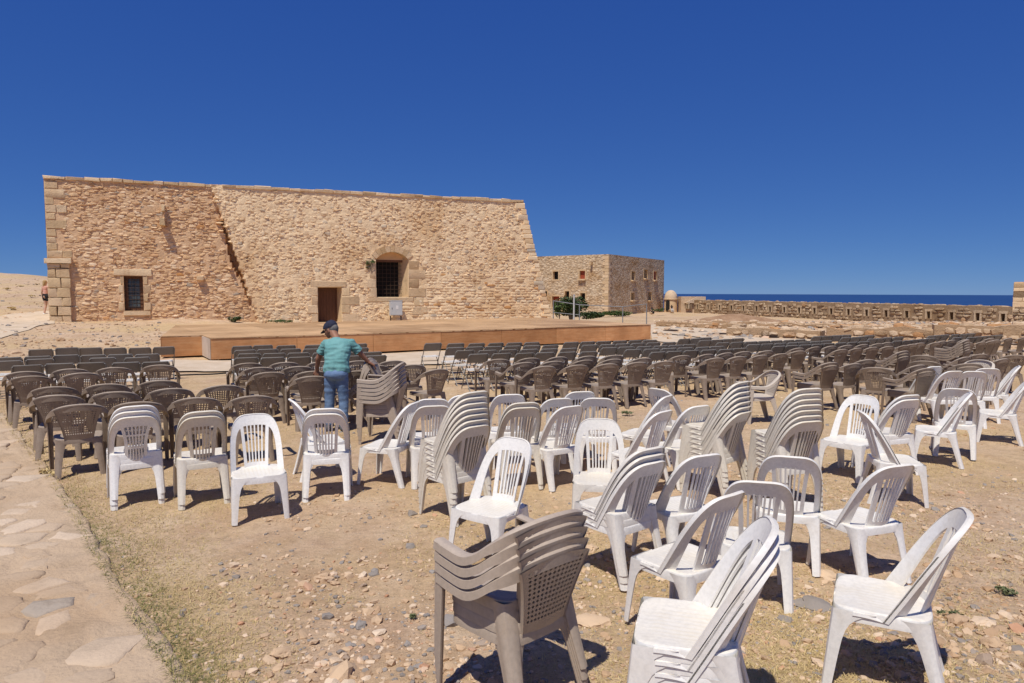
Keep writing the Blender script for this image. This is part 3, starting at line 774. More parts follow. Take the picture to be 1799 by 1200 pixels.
def house_face(D, NN, L, ops, nm):
    def mp(s, t, o): return D*s+ZU*t+NN*o
    sA = cuts(0, L, 3, [o_[i] for o_ in ops for i in (0, 1)]); tA = cuts(HB, htop, 3, [o_[i] for o_ in ops for i in (2, 3)])
    mb = MB()
    for i in range(len(sA)-1):
        for j in range(len(tA)-1):
            sm, tm = (sA[i]+sA[i+1])/2, (tA[j]+tA[j+1])/2
            if any(a < sm < b_ and c_ < tm < d_ for a, b_, c_, d_, k in ops): continue
            mb.add([mp(sA[i],tA[j],0), mp(sA[i+1],tA[j],0), mp(sA[i+1],tA[j+1],0), mp(sA[i],tA[j+1],0)], [(0,1,2,3)])
    mb.obj('wall', HMAT, house, None)
    for a, b_, c_, d_, k in ops:
        w = MB(); w.tint = .25; f = .2; pr = .04
        for s0, s1, t0, t1 in ((a-f, b_+f, d_, d_+f+.05), (a-f, b_+f, c_-f, c_), (a-f, a, c_, d_), (b_, b_+f, c_, d_)):
            w.box(mp((s0+s1)/2, (t0+t1)/2, -.1), abs(s1-s0)/2-.002, pr+.1, (t1-t0)/2-.002, (D, NN, ZU))
        wf = w.obj('window', ASHLAR, house, None)
        q_ = MB(); q_.tint = .3
        fr = [mp(a,c_,0), mp(b_,c_,0), mp(b_,d_,0), mp(a,d_,0)]; bk = [mp(a,c_,-.6), mp(b_,c_,-.6), mp(b_,d_,-.6), mp(a,d_,-.6)]
        q_.add(fr+bk, [(0,1,5,4),(1,2,6,5),(2,3,7,6),(3,0,4,7)]); q_.obj('reveal', ASHLAR, wf, None)
        p = MB(); p.box(mp((a+b_)/2, (c_+d_)/2, -.28 if k == 'r' else -.5), (b_-a)/2, .03, (d_-c_)/2, (D, NN, ZU)); p.obj('shutter' if k != 'd' else 'opening', {'r': REDW, 'd': DARK, 'door': REDW}[k], wf, None)
        if NN is NR or k == 'r':
            p = MB(); p.tint = .6; p.box(mp((a+b_)/2, c_-.12, .20), (b_-a)/2+.15, .17, .09, (D, NN, ZU)); p.obj('sill', ASHLAR, wf, None)
LL, LR = 30., 21.3
house_face(DLv, NL, LL, LW, 'l'); house_face(DRv, NR, LR, RW, 'r')
mb = MB(); P0 = Vector(); P1 = DRv*LR; P2 = DRv*LR+DLv*LL; P3 = DLv*LL
vs = [p+ZU*z for z in (HB, htop-.05) for p in (P0, P1, P2, P3)]
mb.add(vs, [(1,2,6,5),(2,3,7,6),(4,5,6,7)]); mb.obj('roof', HMAT, house, None)
# corner stones and a waterspout
for i in range(22):
    t = HB+.7+i*.43
    if t+.42 > htop: break
    for D, NN, l in ((DLv, NL, (.9,.55)[i%2]), (DRv, NR, (.55,.9)[i%2])):
        p = MB(); p.tint = rs.random(); p.box(D*(l/2+.005)+ZU*(t+.2)+NN*.005, l/2, .035, .2, (D, NN, ZU)); p.obj('corner_stone', ASHLAR, house, None)
p = MB(); p.tint = .1; p.box(DLv*2.6+ZU*(htop-1.2)+NL*.25, .16, .28, .2, (DLv, NL, ZU)); p.obj('waterspout', ASHLAR, house, None)

# ------------------------------------------------------------------ sea wall with loopholes, sentry box, tower stub
def wall_thing(name, label, cat, p0, p1, zb, zt, th, seed, hr, lr, stones_m, mort_m, ops=(), nind=0, cover=.95, proud=(.03, .09), wob=.06, tint=lambda r: min(1, max(0, r.gauss(.5, .25)))):
    p0 = Vector(p0+(0,)) if len(p0) == 2 else Vector(p0); p1 = Vector(p1+(0,)) if len(p1) == 2 else Vector(p1)
    D = (p1-p0); L = D.length; D.normalize(); NN = Vector((D.y, -D.x, 0))
    if NN.dot(CAM-p0) < 0: NN = -NN
    rng = random.Random(seed); o = thing(name, label, cat, (p0.x, p0.y, 0))
    def mp(s, t, oo): return D*s+ZU*t+NN*oo
    zt_f = zt if callable(zt) else (lambda s: zt)
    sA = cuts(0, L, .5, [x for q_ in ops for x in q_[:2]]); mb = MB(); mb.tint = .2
    def top(s): return zt_f(s)+wob*noise.noise((s*.9, seed, 0))
    tA = sorted(set([zb]+[x for q_ in ops for x in q_[2:4]]))+[None]
    for a, b_ in zip(sA, sA[1:]):
        for c_, d_ in zip(tA, tA[1:]):
            sm = (a+b_)/2; tm = (c_+(d_ if d_ is not None else c_+.1))/2
            if any(q_[0] < sm < q_[1] and q_[2]-.01 < tm < q_[3] for q_ in ops): continue
            da, db = (d_, d_) if d_ is not None else (top(a), top(b_))
            mb.add([mp(a,c_,0), mp(b_,c_,0), mp(b_,db,0), mp(a,da,0)], [(0,1,2,3)])
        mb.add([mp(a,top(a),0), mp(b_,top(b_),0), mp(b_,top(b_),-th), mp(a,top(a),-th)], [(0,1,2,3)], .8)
        mb.add([mp(a,zb,-th), mp(b_,zb,-th), mp(b_,top(b_),-th), mp(a,top(a),-th)], [(3,2,1,0)])
    for s in (0, L): mb.add([mp(s,zb,0), mp(s,zb,-th), mp(s,top(s),-th), mp(s,top(s),0)], [(0,1,2,3)])
    for q_ in ops:
        a, b_, c_, d_ = q_[:4]; fr = [mp(a,c_,0), mp(b_,c_,0), mp(b_,d_,0), mp(a,d_,0)]; bk = [mp(a+.06,c_,-th*.75), mp(b_-.06,c_,-th*.75), mp(b_-.06,d_-.05,-th*.75), mp(a+.06,d_-.05,-th*.75)]
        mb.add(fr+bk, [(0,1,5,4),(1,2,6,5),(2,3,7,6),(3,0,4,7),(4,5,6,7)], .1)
    mb.obj('core', mort_m, o, None)
    def inside(s, t):
        if s < .02 or s > L-.02 or t > top(s)+.03: return False
        return not any(q_[0]-.22 < s < q_[1]+.22 and q_[2]-.2 < t < q_[3]+.25 for q_ in ops)
    st = rubble(mp, inside, 0, L, zb+.2, max(zt_f(0), zt_f(L), zt_f(L/2))+.1, rng, hr, lr, cover, proud, lambda s, t: tint(rng))
    # stones lying along the top
    s = .1
    while s < L-.3:
        l = rng.uniform(*lr)
        vs, fs = stone_verts(lambda ss, tt, oo: D*ss+NN*tt+ZU*(top(min(L, max(0, ss)))+oo), s+l/2, -rng.uniform(.1, th*.5), l, rng.uniform(.2, .4), rng.uniform(.02, .10), rng)
        st.append((l*.2, vs, fs, min(1, tint(rng)+.15))); s += l
    place_stones(st, o, stones_m, nind)
    for q_ in ops:
        a, b_, c_, d_ = q_[:4]; w = MB(); w.tint = rng.uniform(.45, .8)
        for s0, s1, t0, t1 in ((a-.2, b_+.2, d_, d_+.24), (a-.16, a, c_-.05, d_), (b_, b_+.16, c_-.05, d_)):
            w.box(mp((s0+s1)/2, (t0+t1)/2, -.05), (s1-s0)/2, .13, (t1-t0)/2, (D, NN, ZU), None, .01)
        w.obj('loophole_frame', PAR_ST, o, None)
    return o, mp, L
pl = []
d0 = Vector((PAR0.x, PAR0.y, 0)); Dp = Vector((PD.x, PD.y, 0)); Np = Vector((PD.y, -PD.x, 0))
LOOP = [(1130+x/5.14, 470+y/5.14) for x, y in ((398,355),(490,360),(588,362),(692,364),(798,370),(908,371),(1025,374),(1147,379),(1276,382),(1411,387),(1549,391),(1700,396))]
LOOP += [(1450+x/5.155, 470+y/5.155) for x, y in ((212,402),(375,408),(552,414),(740,416),(937,423),(1146,425),(1382,434),(1612,446))]
for u, v in LOOP:
    p = on_plane(u, v, d0, Np); s = (p-d0).dot(Dp); pl.append((s-.2, s+.2, p.z-.36, p.z+.36))
pl.sort(); lo_ = sum(q_[2] for q_ in pl)/len(pl); hi_ = sum(q_[3] for q_ in pl)/len(pl)
pl = [(a, b_, lo_, hi_) for a, b_, c_, d_ in pl]
ZP = at_depth(1500, 533, 0 or on_plane(1500, 533, d0, Np).y).z
wall_thing('sea_wall', 'long rubble parapet wall with a row of small loopholes above the sea', 'wall', tuple(PAR0), tuple(PAR1+PD*3), -2.2, ZP, 1.1, 21, (.22, .40), (.3, .75), PAR_ST, PAR_ST, pl, 0, .95, (.04, .14))
# tower stub at the right edge
tp = on_plane(1779, 550, d0, Np)
o = thing('stone_tower', 'tall block-built stone wall end at the right edge of the view', 'tower', (tp.x, tp.y, 0))
TV = Vector((tp.x, tp.y, 0)).normalized()
def mpt(s, t, oo): return Vector((TV.y, -TV.x, 0))*s+ZU*t-TV*oo
zt_ = at_depth(1779, 495, tp.y-1).z
mb = MB(); mb.tint = .3
vs = [mpt(s, t, oo) for t in (-2.2, zt_) for s, oo in ((0, 0), (9, 0), (9, -3), (0, -3))]
mb.add(vs, [(0,1,5,4),(1,2,6,5),(2,3,7,6),(3,0,4,7),(4,5,6,7)]); mb.obj('core', MORT_L, o, None)
t = -1.9
while t < zt_-.1:
    h = min(rs.uniform(.35, .62), zt_-t); s = -.05
    while s < 9:
        l = rs.uniform(.5, 1.3); block(s, s+l, t, t+h, .09, -.05, PAR_ST if rs.random() < .3 else ASHLAR, 'block', o, mpt, .03); s += l
    t += h
# sentry box with dome
YS = 111.; sb = at_depth(1178, 547, YS); gzb = sb.z
o = thing('sentry_box', 'little round stone sentry box with a dome and a dark doorway', 'sentry box', sb)
rb = 1.05; zb_ = at_depth(1178, 525, YS).z-gzb
prof = [(rb, -1.5), (rb, zb_-.12), (rb+.14, zb_-.10), (rb+.14, zb_), (rb+.02, zb_+.02)]
n_ = 24
def lathe(prof, m, name, par, t=.6, skip=None):
    mb = MB(); mb.tint = t; rings = [[mb.vert((r_*math.cos(2*math.pi*k/n_), r_*math.sin(2*math.pi*k/n_), z)) for k in range(n_)] for r_, z in prof]
    for i, (a, b_) in enumerate(zip(rings, rings[1:])):
        for k in range(n_):
            mb.face((a[k], a[(k+1)%n_], b_[(k+1)%n_], b_[k]))
    return mb.obj(name, m, par, 40)
lathe(prof, ASHLAR, 'wall', o)
hd = at_depth(1178, 510, YS).z-gzb-zb_
lathe([(rb*math.cos(a)**.9+.001, zb_+.02+hd*math.sin(a)) for a in [math.pi/2*i/10 for i in range(11)]], RUIN_ST, 'dome', o, .7)
mb = MB(); q0 = at_depth(1173, 546, YS-rb); dh = at_depth(1173, 528, YS-rb).z-q0.z
mb.box((q0.x-sb.x, -rb+.07, q0.z-sb.z+dh/2), .27, .14, dh/2); mb.obj('doorway', DARK, o, None)
# stepped block beside it
o = thing('stone_platform', 'low stone block with a ramped top beside the sentry box', 'stone platform', at_depth(1207, 545, 109))
mb = MB(); mb.tint = .55
mb.box((1.0, 1.5, .1), 1.9, 1.2, at_depth(1207, 521, 109).z-at_depth(1207, 545, 109).z-.1); mb.obj('body', RUIN_ST, o, None)
mb = MB(); mb.tint = .8; ztp = at_depth(1207, 521, 109).z-at_depth(1207, 545, 109).z
mb.add([(-.4,.25,ztp-1.0), (1.6,.25,ztp), (2.9,.25,ztp), (2.9,.25,ztp-1.1), (-.4,-.15,ztp-1.0), (1.6,-.15,ztp), (2.9,-.15,ztp), (2.9,-.15,ztp-1.1)], [(4,5,6,7)[::-1], (0,1,5,4), (1,2,6,5), (2,3,7,6)])
mb.obj('ramp', RUIN_ST, o, None)

# ------------------------------------------------------------------ ruined low walls between the court and the sea wall
def P2(u, v, z=0): p = on_z(u, v, z); return (p.x, p.y)
RU = [
 ((1276, 591), (1440, 598), .42, 'ruined rubble wall, knee high, behind the court with dark floor grates'),
 ((1452, 600), (1660, 606), .62, 'ruined rubble wall with squared blocks behind the far folding chairs'),
 ((1640, 606), (1830, 612), .80, 'ruined rubble wall climbing at the right behind the last brown armchairs'),
 ((1152, 574), (1300, 580), .30, 'low broken wall footing right of the stage corner'),
 ((1160, 567), (1330, 569), .18, 'thin far wall footing below the seated people'),
 ((1330, 573), (1560, 580), .22, 'long low wall footing in front of the sea wall'),
 ((1480, 586), (1680, 590), .40, 'middle low wall footing behind the blocks'),
]
for i, (a, b_, h, lab) in enumerate(RU):
    pa, pb = P2(*a), P2(*b_)
    zb0 = min(terrain(*pa), terrain(*pb))
    wall_thing('ruined_wall', lab, 'ruined wall', pa, pb, zb0-.3, zb0+h, .9, 40+i, (.14, .26), (.2, .55), RUIN_ST, RUIN_ST, (), 30 if i < 3 else 0, .88, (.03, .12), .22, lambda r: min(1, max(0, r.gauss(.55, .26))))
# squared blocks standing at the second wall
for (u, v, w_, h_, lab) in ((1543, 600, .62, .50, 'pale squared stone block at the foot of the ruined wall, left one'), (1585, 600, .55, .55, 'pale squared stone block at the foot of the ruined wall, right one')):
    p = on_z(u, v, 0); o = thing('stone_block', lab, 'stone block', (p.x, p.y-.15, 0), .3)
    block(-w_/2, w_/2, -.1, h_, .25, -.25, ASHLAR, 'block', o, lambda s, t, oo: Vector((s, -oo, t)), .02)
# mound of red earth
mb = MB(); mb.tint = .9; c = on_z(1335, 570, -.3)
rows = []
for j in range(17):
    row = []
    for i in range(25):
        x, y = -7+14*i/24, -3+6*j/16; hgt = .75*math.exp(-(x/3.6)**2-(y/1.5)**2)*(1+.35*noise.noise((x*.9, y*.9, 3)))
        row.append((c.x+x, c.y+6+y, terrain(c.x+x, c.y+6+y)+hgt-.1+.12*noise.noise((x*2, y*2, 1))))
    rows.append(row)
mb.grid(rows); tag(mb.obj('earth_mound', mat_noise('red_earth', (.28,.16,.09), (.42,.27,.165), 1.2, .95, .9, .1, 5, .1, True), None, 180), 'heap of reddish earth in front of the sea wall', 'earth mound')
# scattered rubble on the far ground
mb = MB(); rr = random.Random(5)
ico = bmesh.new(); bmesh.ops.create_icosphere(ico, subdivisions=1, radius=1); ICV = [v.co.copy() for v in ico.verts]; ICF = [tuple(v.index for v in f.verts) for f in ico.faces]; ico.free()
def pebble(mb, x, y, z, s, rng, tint, flat=.6):
    q_ = Euler((rng.uniform(-.4,.4), rng.uniform(-.4,.4), rng.uniform(0, 6.3))).to_matrix(); sx, sy, sz = s*rng.uniform(.8,1.35), s*rng.uniform(.7,1.1), s*flat*rng.uniform(.6,1.1); vs = []
    for v in ICV:
        k = 1+rng.uniform(-.22, .2); vs.append(q_@Vector((v.x*sx*k, v.y*sy*k, v.z*sz*k))+Vector((x, y, z+sz*.25)))
    mb.add(vs, ICF, tint)
for i in range(1500):
    u = rr.uniform(1150, 1810); v = rr.uniform(552, 603)
    p = on_z(u, v, -.15); 
    if p.y > 100: continue
    pebble(mb, p.x, p.y, gz(p.x, p.y), rr.uniform(.05, .22), rr, rr.random())
for i in range(1700):
    u = rr.uniform(-10, 285); v = rr.uniform(490, 630); p = on_terrain(u, v)
    if -24 < p.x and p.y > 33: continue
    pebble(mb, p.x, p.y, gz(p.x, p.y), min(.16, .02+rr.expovariate(1/.024)), rr, rr.random()*.75)
tag(mb.obj('scattered_rubble', PEB, None, 25), 'loose stones strewn over the far ground', None, None, 'stuff')

# ------------------------------------------------------------------ chairs: one prototype of each kind
def sheet(mb, rows, P, th):
    f = [[Vector(P(*q_)) for q_ in r] for r in rows]; off = Vector((0, -th, 0)); b_ = [[p+off for p in r] for r in f]
    mb.grid(f); mb.grid(b_, flip=True)
    for r0, r1 in ((f[0], b_[0]), (f[-1], b_[-1])): mb.grid([r0, r1])
    mb.grid([[r[0] for r in f], [r[0] for r in b_]]); mb.grid([[r[-1] for r in f], [r[-1] for r in b_]])
def leg_mesh(T, B, w0, w1, gus, curve=1., ridge=False, steps=(0, .05, .1, .16, .24, .36, .55, .78, 1), tk=.009):
    T, B = Vector(T), Vector(B); sx, sy = (1 if T.x > 0 else -1), (1 if T.y > 0 else -1); mb = MB(); outer, inner = [], []
    for s in steps:
        p = Vector((T.x+(B.x-T.x)*s, T.y+(B.y-T.y)*s**curve, T.z+(B.z-T.z)*s))
        w = w0+(w1-w0)*s+gus*math.exp(-s*11); wy = w*1.0; c = .022
        poly = [(-w, 0), (-c, 0), (-c*.3, -c*.3), (0, -c), (0, -wy)]
        if ridge: poly = [(-w, -.004), (-w*.6, .004), (-c, 0), (-c*.3, -c*.3), (0, -c), (.004, -wy*.6), (-.004, -wy)]
        o_ = [Vector((p.x+a*sx, p.y+b_*sy, p.z)) for a, b_ in poly]
        i_ = [Vector((p.x+(a-tk if abs(b_) > c*.5 else a)*sx, p.y+(b_-tk if abs(a) > c*.5 else b_)*sy, p.z)) for a, b_ in poly]
        outer.append(o_); inner.append(i_)
    mb.grid(outer); mb.grid(inner, flip=True)
    mb.grid([[r[0] for r in outer], [r[0] for r in inner]]); mb.grid([[r[-1] for r in outer], [r[-1] for r in inner]])
    mb.grid([outer[-1], inner[-1]])
    return mb
def seat_mesh(hx, hy, z, ex, drop, taper, dish, cy=0., lip=.0):
    mb = MB(); n_ = 40; prev = None
    prof = [(0, -dish), (.3, -dish), (.55, -dish*.8), (.75, -dish*.35), (.88, -.001), (.95, .001), (.985, -.004), (1.0, -.014), (1.004, -drop), (.985, -drop), (.97, -.018), (.5, -.02-dish*.8), (0, -.02-dish)]
    for r_, dz in prof:
        if r_ == 0: ring = [mb.vert((0, cy, z+dz))]
        else:
            ring = []
            for k in range(n_):
                a = 2*math.pi*k/n_; c, s = math.cos(a), math.sin(a)
                x = hx*math.copysign(abs(c)**(2/ex), c); y = hy*math.copysign(abs(s)**(2/ex), s)
                x *= 1-taper*(.5-y/hy/2)
                fz = -.012*max(0, s)**4*(r_ > .7)
                ring.append(mb.vert((x*r_, cy+y*r_, z+dz+fz)))
        if prev:
            for k in range(n_):
                if len(prev) == 1: mb.face((prev[0], ring[k], ring[(k+1)%n_]))
                elif len(ring) == 1: mb.face((prev[k], ring[0], prev[(k+1)%n_]))
                else: mb.face((prev[k], ring[k], ring[(k+1)%n_], prev[(k+1)%n_]))
        prev = ring
    return mb
def se(t, n): # superellipse quarter pairs, t 0..1 left bottom -> top -> right bottom
    a = math.pi*(1-t); c, s = math.cos(a), math.sin(a)
    return math.copysign(abs(c)**(2/n), c), abs(s)**(2/n)
WW = .212
def Pw(x, v):
    e = min(1.2, (x/WW)**2); ys = -.185-.125*v-.02*v*v; ye = -.015-.262*v
    return (x*(1-.015*v), ys*(1-e)+ye*e, .415+.435*v)
def white_meshes(style):
    out = []
    out.append(('seat', seat_mesh(.215, .21, .435, 5, .062, .06, .012), WHITE_SEAT))
    rows = []; NT = 44
    fr = MB()
    for i in range(NT+1):
        t = i/NT; xo, vo = se(t, 4.0); xi, vi = se(t, 4.6)
        o_ = (xo*WW, -.04+1.04*vo); i_ = (xi*(WW-.046), -.03+.83*vi)
        rows.append([o_, (o_[0]*.5+i_[0]*.5, o_[1]*.5+i_[1]*.5), i_])
    sheet(fr, rows, Pw, .011)
    # the frame's feet run forward into the sides of the seat
    for side, rw in ((-1, rows[0]), (1, rows[-1])):
        bot = [Vector(Pw(*q_)) for q_ in rw]; tgt = [Vector((side*.2185, .12, .408)), Vector((side*.2165, .12, .424)), Vector((side*.19, .11, .431))]
        st_ = []
        for j in range(7):
            t = j/6; r_ = []
            for b_, g_ in zip(bot, tgt):
                c_ = Vector((g_.x, b_.y+.05, g_.z+.004)); r_.append(b_*(1-t)**2+c_*2*t*(1-t)+g_*t*t)
            st_.append(r_)
        fr.grid(st_); fr.grid([[p+Vector((-side*.007, 0, -.005)) for p in r] for r in st_])
        fr.grid([[r[0] for r in st_], [r[0]+Vector((-side*.007, 0, -.005)) for r in st_]])
    # rolled outer lip
    lip = []
    for r in rows:
        p = Vector(Pw(*r[0])); lip.append([p+Vector((0, .004, 0)), p+Vector((0, -.008, .005 if r[0][1] > .7 else 0)), p+Vector((0, -.024, -.003))])
    fr.grid(lip)
    out.append(('back_frame', fr))
    spl = MB(); xsb = [-.098, -.062, -.037, -.0125, .0125, .037, .062, .098]
    bars = [(-.105, .026), (-.062, .011), (-.031, .011), (0, .011), (.031, .011), (.062, .011), (.105, .026)]
    for x, w in bars:
        rws = []
        for j in range(11):
            v = .10+.73*j/10; k = .80+.30*v**1.5
            if style == 1: k *= 1-.20*math.sin(math.pi*min(1, v/.8))
            rws.append([(x*k-w/2, v), (x*k+w/2, v)])
        sheet(spl, rws, Pw, .012)
    rws = [[(x*1.0, v) for x in [-.097+.194*i/8 for i in range(9)]] for v in (-.03, .02, .07, .115)]
    sheet(spl, rws, Pw, .012)
    if style == 1:
        for v0, v1 in ((.34, .39), (.60, .635)):
            rws = [[(x*(.80+.30*v**1.5)*(1-.20*math.sin(math.pi*min(1, v/.8))), v) for x in [-.1+.2*i/8 for i in range(9)]] for v in (v0, v1)]
            sheet(spl, rws, lambda x, v: tuple(a+b_ for a, b_ in zip(Pw(x, v), (0, .002, 0))), .014)
    out.append(('splat', spl))
    for sx in (-1, 1):
        out.append(('leg', leg_mesh((sx*.214, .208, .425), (sx*.226, .245, 0), .066, .044, .12)))
        out.append(('leg', leg_mesh((sx*.203, -.200, .425), (sx*.208, -.292, 0), .070, .050, .11, 1.25, True)))
    return out
def catmull(pts, n=6):
    P = [pts[0]]+pts+[pts[-1]]; out = []
    for i in range(1, len(P)-2):
        a, b_, c, d = [Vector(p) for p in P[i-1:i+3]]
        for k in range(n):
            t = k/n; out.append(.5*((2*b_)+(c-a)*t+(2*a-5*b_+4*c-d)*t*t+(3*b_-a-3*c+d)*t**3))
    return out+[Vector(pts[-1])]
def brown_meshes():
    out = [('seat', seat_mesh(.235, .215, .42, 5, .055, .12, .012))]
    half = [(.272, .225, .612), (.280, .12, .604), (.284, 0, .603), (.280, -.09, .640), (.264, -.175, .705), (.220, -.250, .765), (.125, -.297, .803), (0, -.312, .815)]
    full = [(x, y, z) for x, y, z in half]+[(-x, y, z) for x, y, z in half[-2::-1]]
    path_ = catmull(full, 5); mb = MB(); rows = []
    for i, p in enumerate(path_):
        T = (path_[min(i+1, len(path_)-1)]-path_[max(i-1, 0)]); o_ = Vector((p.x, p.y-.05, 0)).normalized()
        Th = Vector((T.x, T.y, 0)).normalized(); nn = Vector((Th.y, -Th.x, 0)); nn = nn if nn.dot(o_) > 0 else -nn
        bk = sst(.68, .80, p.z); sk = .045+.030*bk; inw = .048-.022*bk
        prof = [(-inw, -.010), (-inw, -.001), (-inw*.5, .004), (-.004, .003), (.006, -.006), (.010-.012*bk, -sk), (.002-.012*bk, -sk), (-.003, -.012), (-inw, -.010)]
        rows.append([p+nn*a+ZU*b_ for a, b_ in prof])
    mb.grid(rows)
    for r in (rows[0], rows[-1]): mb.face([mb.vert(p) for p in r[:-1]])
    out.append(('arm_frame', mb))
    # perforated back
    def Pb(x, v):
        return (x, -.203-.092*v-.015*v*v+.55*x*x*(1-.45*v), .385+.41*v)
    hw = lambda v: .128+.085*v**1.3
    nu, nv = 14, 16; mb = MB()
    for dy in (0, -.007):
        g_ = [[Vector(Pb((-1+2*i/nu)*hw(min(1,j/nv)), (j/nv)*(1-.10*((-1+2*i/nu)**2)*(j/nv)**3)))+Vector((0, dy, 0)) for i in range(nu+1)] for j in range(nv+1)]
        for j in range(nv):
            for i in range(nu):
                a, b_, c, d = g_[j][i], g_[j][i+1], g_[j+1][i+1], g_[j+1][i]
                edge_ = i < 1 or i >= nu-1 or j < 3 or j >= nv-1
                if edge_: mb.add([a, b_, c, d], [(0,1,2,3)]); continue
                ce = (a+b_+c+d)/4; m4 = [(a+b_)/2, (b_+c)/2, (c+d)/2, (d+a)/2]; hl = [ce+(q_-ce)*.72 for q_ in m4]
                mb.add([a, b_, c, d]+hl, [(0,1,4), (1,5,4), (1,2,5), (2,6,5), (2,3,6), (3,7,6), (3,0,7), (0,4,7)])
    for i0 in (0, nu):
        mb.grid([[Vector(Pb((-1+2*i0/nu)*hw(j/nv), (j/nv)*(1-.10*(j/nv)**3)))+Vector((0, dy, 0)) for j in range(nv+1)] for dy in (.006, -.014)])
    out.append(('backrest', mb))
    for sx in (-1, 1):
        lg = leg_mesh((sx*.281, .228, .604), (sx*.272, .252, 0), .056, .040, .0, 1., False, (0, .1, .22, .3, .34, .4, .5, .7, 1))
        out.append(('leg', lg))
        out.append(('leg', leg_mesh((sx*.205, -.20, .41), (sx*.225, -.305, 0), .078, .052, .08, 1.2, True)))
        gu = MB(); rws = []
        for s, w in ((0, .30), (.25, .22), (.5, .14), (.75, .07), (1, .05)):
            z = .415-.17*s; rws.append([Vector((sx*.245, .218, z)), Vector((sx*.272, .226, z))])
        gu.grid(rws); out.append(('gusset', gu))
    return out
def fold_meshes():
    out = []
    def side(y0, z0, y1, z1, t): return y0+(y1-y0)*t, z0+(z1-z0)*t
    bp = MB(); rows = []
    for j in range(7):
        v = j/6; z = .585+.185*v; y = -.105-.11*v; row = []
        for i in range(15):
            u = -1+2*i/14; rx = 1
            if v > .55: q_ = (v-.55)/.45; rx = 1-.13*(1-math.sqrt(max(0, 1-q_*q_)))
            if v < .2: q_ = (.2-v)/.2; rx = 1-.06*(1-math.sqrt(max(0, 1-q_*q_)))
            row.append(Vector((.222*u*rx, y+.020*u*u-.012, z)))
        rows.append(row)
    off = Vector((0, .016, .004)); bk = [[p+off for p in r] for r in rows]
    bp.grid(rows, flip=True); bp.grid(bk)
    bp.grid([rows[0], bk[0]]); bp.grid([rows[-1], bk[-1]]); bp.grid([[r[0] for r in rows], [r[0] for r in bk]]); bp.grid([[r[-1] for r in rows], [r[-1] for r in bk]])
    rim = [p+off*.5 for p in [r[0] for r in rows]+rows[-1][1:-1]+[r[-1] for r in rows][::-1]]
    bp.tube(rim, .011, 6)
    out.append(('back_panel', bp, GREYP))
    st = seat_mesh(.19, .195, .445, 6, .022, .0, .006, .045); out.append(('seat', st, SEATG))
    for sx in (-1, 1):
        f = MB(); f.tube([(sx*.212, -.225, .755), (sx*.216, -.10, .585), (sx*.218, .05, .36), (sx*.220, .25, 0)], .011, 7); out.append(('front_leg', f, METAL))
        r_ = MB(); r_.tube([(sx*.195, .16, .425), (sx*.198, .04, .27), (sx*.200, -.22, 0)], .010, 7); out.append(('rear_leg', r_, METAL))
    for hw_, y_, z_2 in ((.219, .205, .085), (.199, -.135, .085), (.196, .08, .31)):
        c = MB(); c.tube([(-hw_, y_, z_2), (hw_, y_, z_2)], .008, 6); out.append(('crossbar', c, METAL))
    return out
def taller(z): return z*.412/.435 if z < .435 else .412+(z-.435)*.468/.415
def bake(ms, m, kx=1., ky=1., fz=lambda z: z):
    for q_ in ms: q_[1].v = [(x*kx, y*ky, fz(z)) for x, y, z in q_[1].v]
    return [(q_[0], q_[1].mesh(q_[0], q_[2] if len(q_) > 2 else m, 38)) for q_ in ms]
KIND = {}
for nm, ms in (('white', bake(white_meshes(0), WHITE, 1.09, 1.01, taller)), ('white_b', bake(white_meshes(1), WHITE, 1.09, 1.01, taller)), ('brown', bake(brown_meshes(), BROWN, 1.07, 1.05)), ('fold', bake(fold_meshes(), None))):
    for n_2, me in ms: recalc(me)
    KIND[nm] = ms
def recolour(ms, m):
    out = []
    for n_2, me in ms:
        c = me.copy(); c.materials.clear(); c.materials.append(m); out.append((n_2, c))
    return out
KIND['white_shaded'] = [(n_2, me) for n_2, me in recolour(KIND['white'], WHITE_SHADED)]  # white chairs recoloured so the stacks carry their shade in the colour
KIND['white_shaded'][0][1].materials[0] = WHITE_SEAT_SHADED
KIND['beige'] = recolour(KIND['brown'], BEIGE); KIND['taupe'] = recolour(KIND['brown'], TAUPE)
NAME = {'white_shaded': ('plastic_chair', 'chair'), 'white': ('plastic_chair', 'chair'), 'white_b': ('plastic_chair', 'chair'), 'brown': ('plastic_armchair', 'armchair'), 'beige': ('plastic_armchair', 'armchair'), 'taupe': ('plastic_armchair', 'armchair'), 'fold': ('folding_chair', 'folding chair')}
TOPS = {'white_shaded': (-.328, .88), 'white': (-.328, .88), 'white_b': (-.328, .88), 'brown': (-.325, .817), 'beige': (-.325, .817), 'taupe': (-.325, .817), 'fold': (-.215, .772)}
NEST = {'white_shaded': (.050, .004), 'white': (.050, .004), 'white_b': (.050, .004), 'brown': (.054, .006), 'beige': (.052, .006), 'taupe': (.054, .006)}
def make_chair(kind, label, group, mat_w):
    nm, cat = NAME[kind]; o = link(nm, None); o.empty_display_size = .2; tag(o, label, cat, group); o.matrix_world = mat_w
    for n_2, me in KIND[kind]: link(n_2, me, o)
    return o
def chair_matrix(kind, u, v, a):
    yb, zt = TOPS[kind]; f = Vector((math.sin(rad(a)), math.cos(rad(a)), 0)); zg = 0
    for _ in range(4):
        p = on_z(u, v, zt+zg); q_ = Vector((p.x, p.y, 0))-f*yb; zg = terrain(q_.x, q_.y)
    return q_, a
CT = {'white_shaded': 'scattered white plastic chairs', 'white': 'scattered white plastic chairs', 'white_b': 'scattered white plastic chairs', 'brown': 'brown lattice-back armchairs', 'beige': 'pale taupe armchairs', 'taupe': 'stacked taupe armchairs', 'fold': 'grey folding chairs in rows'}
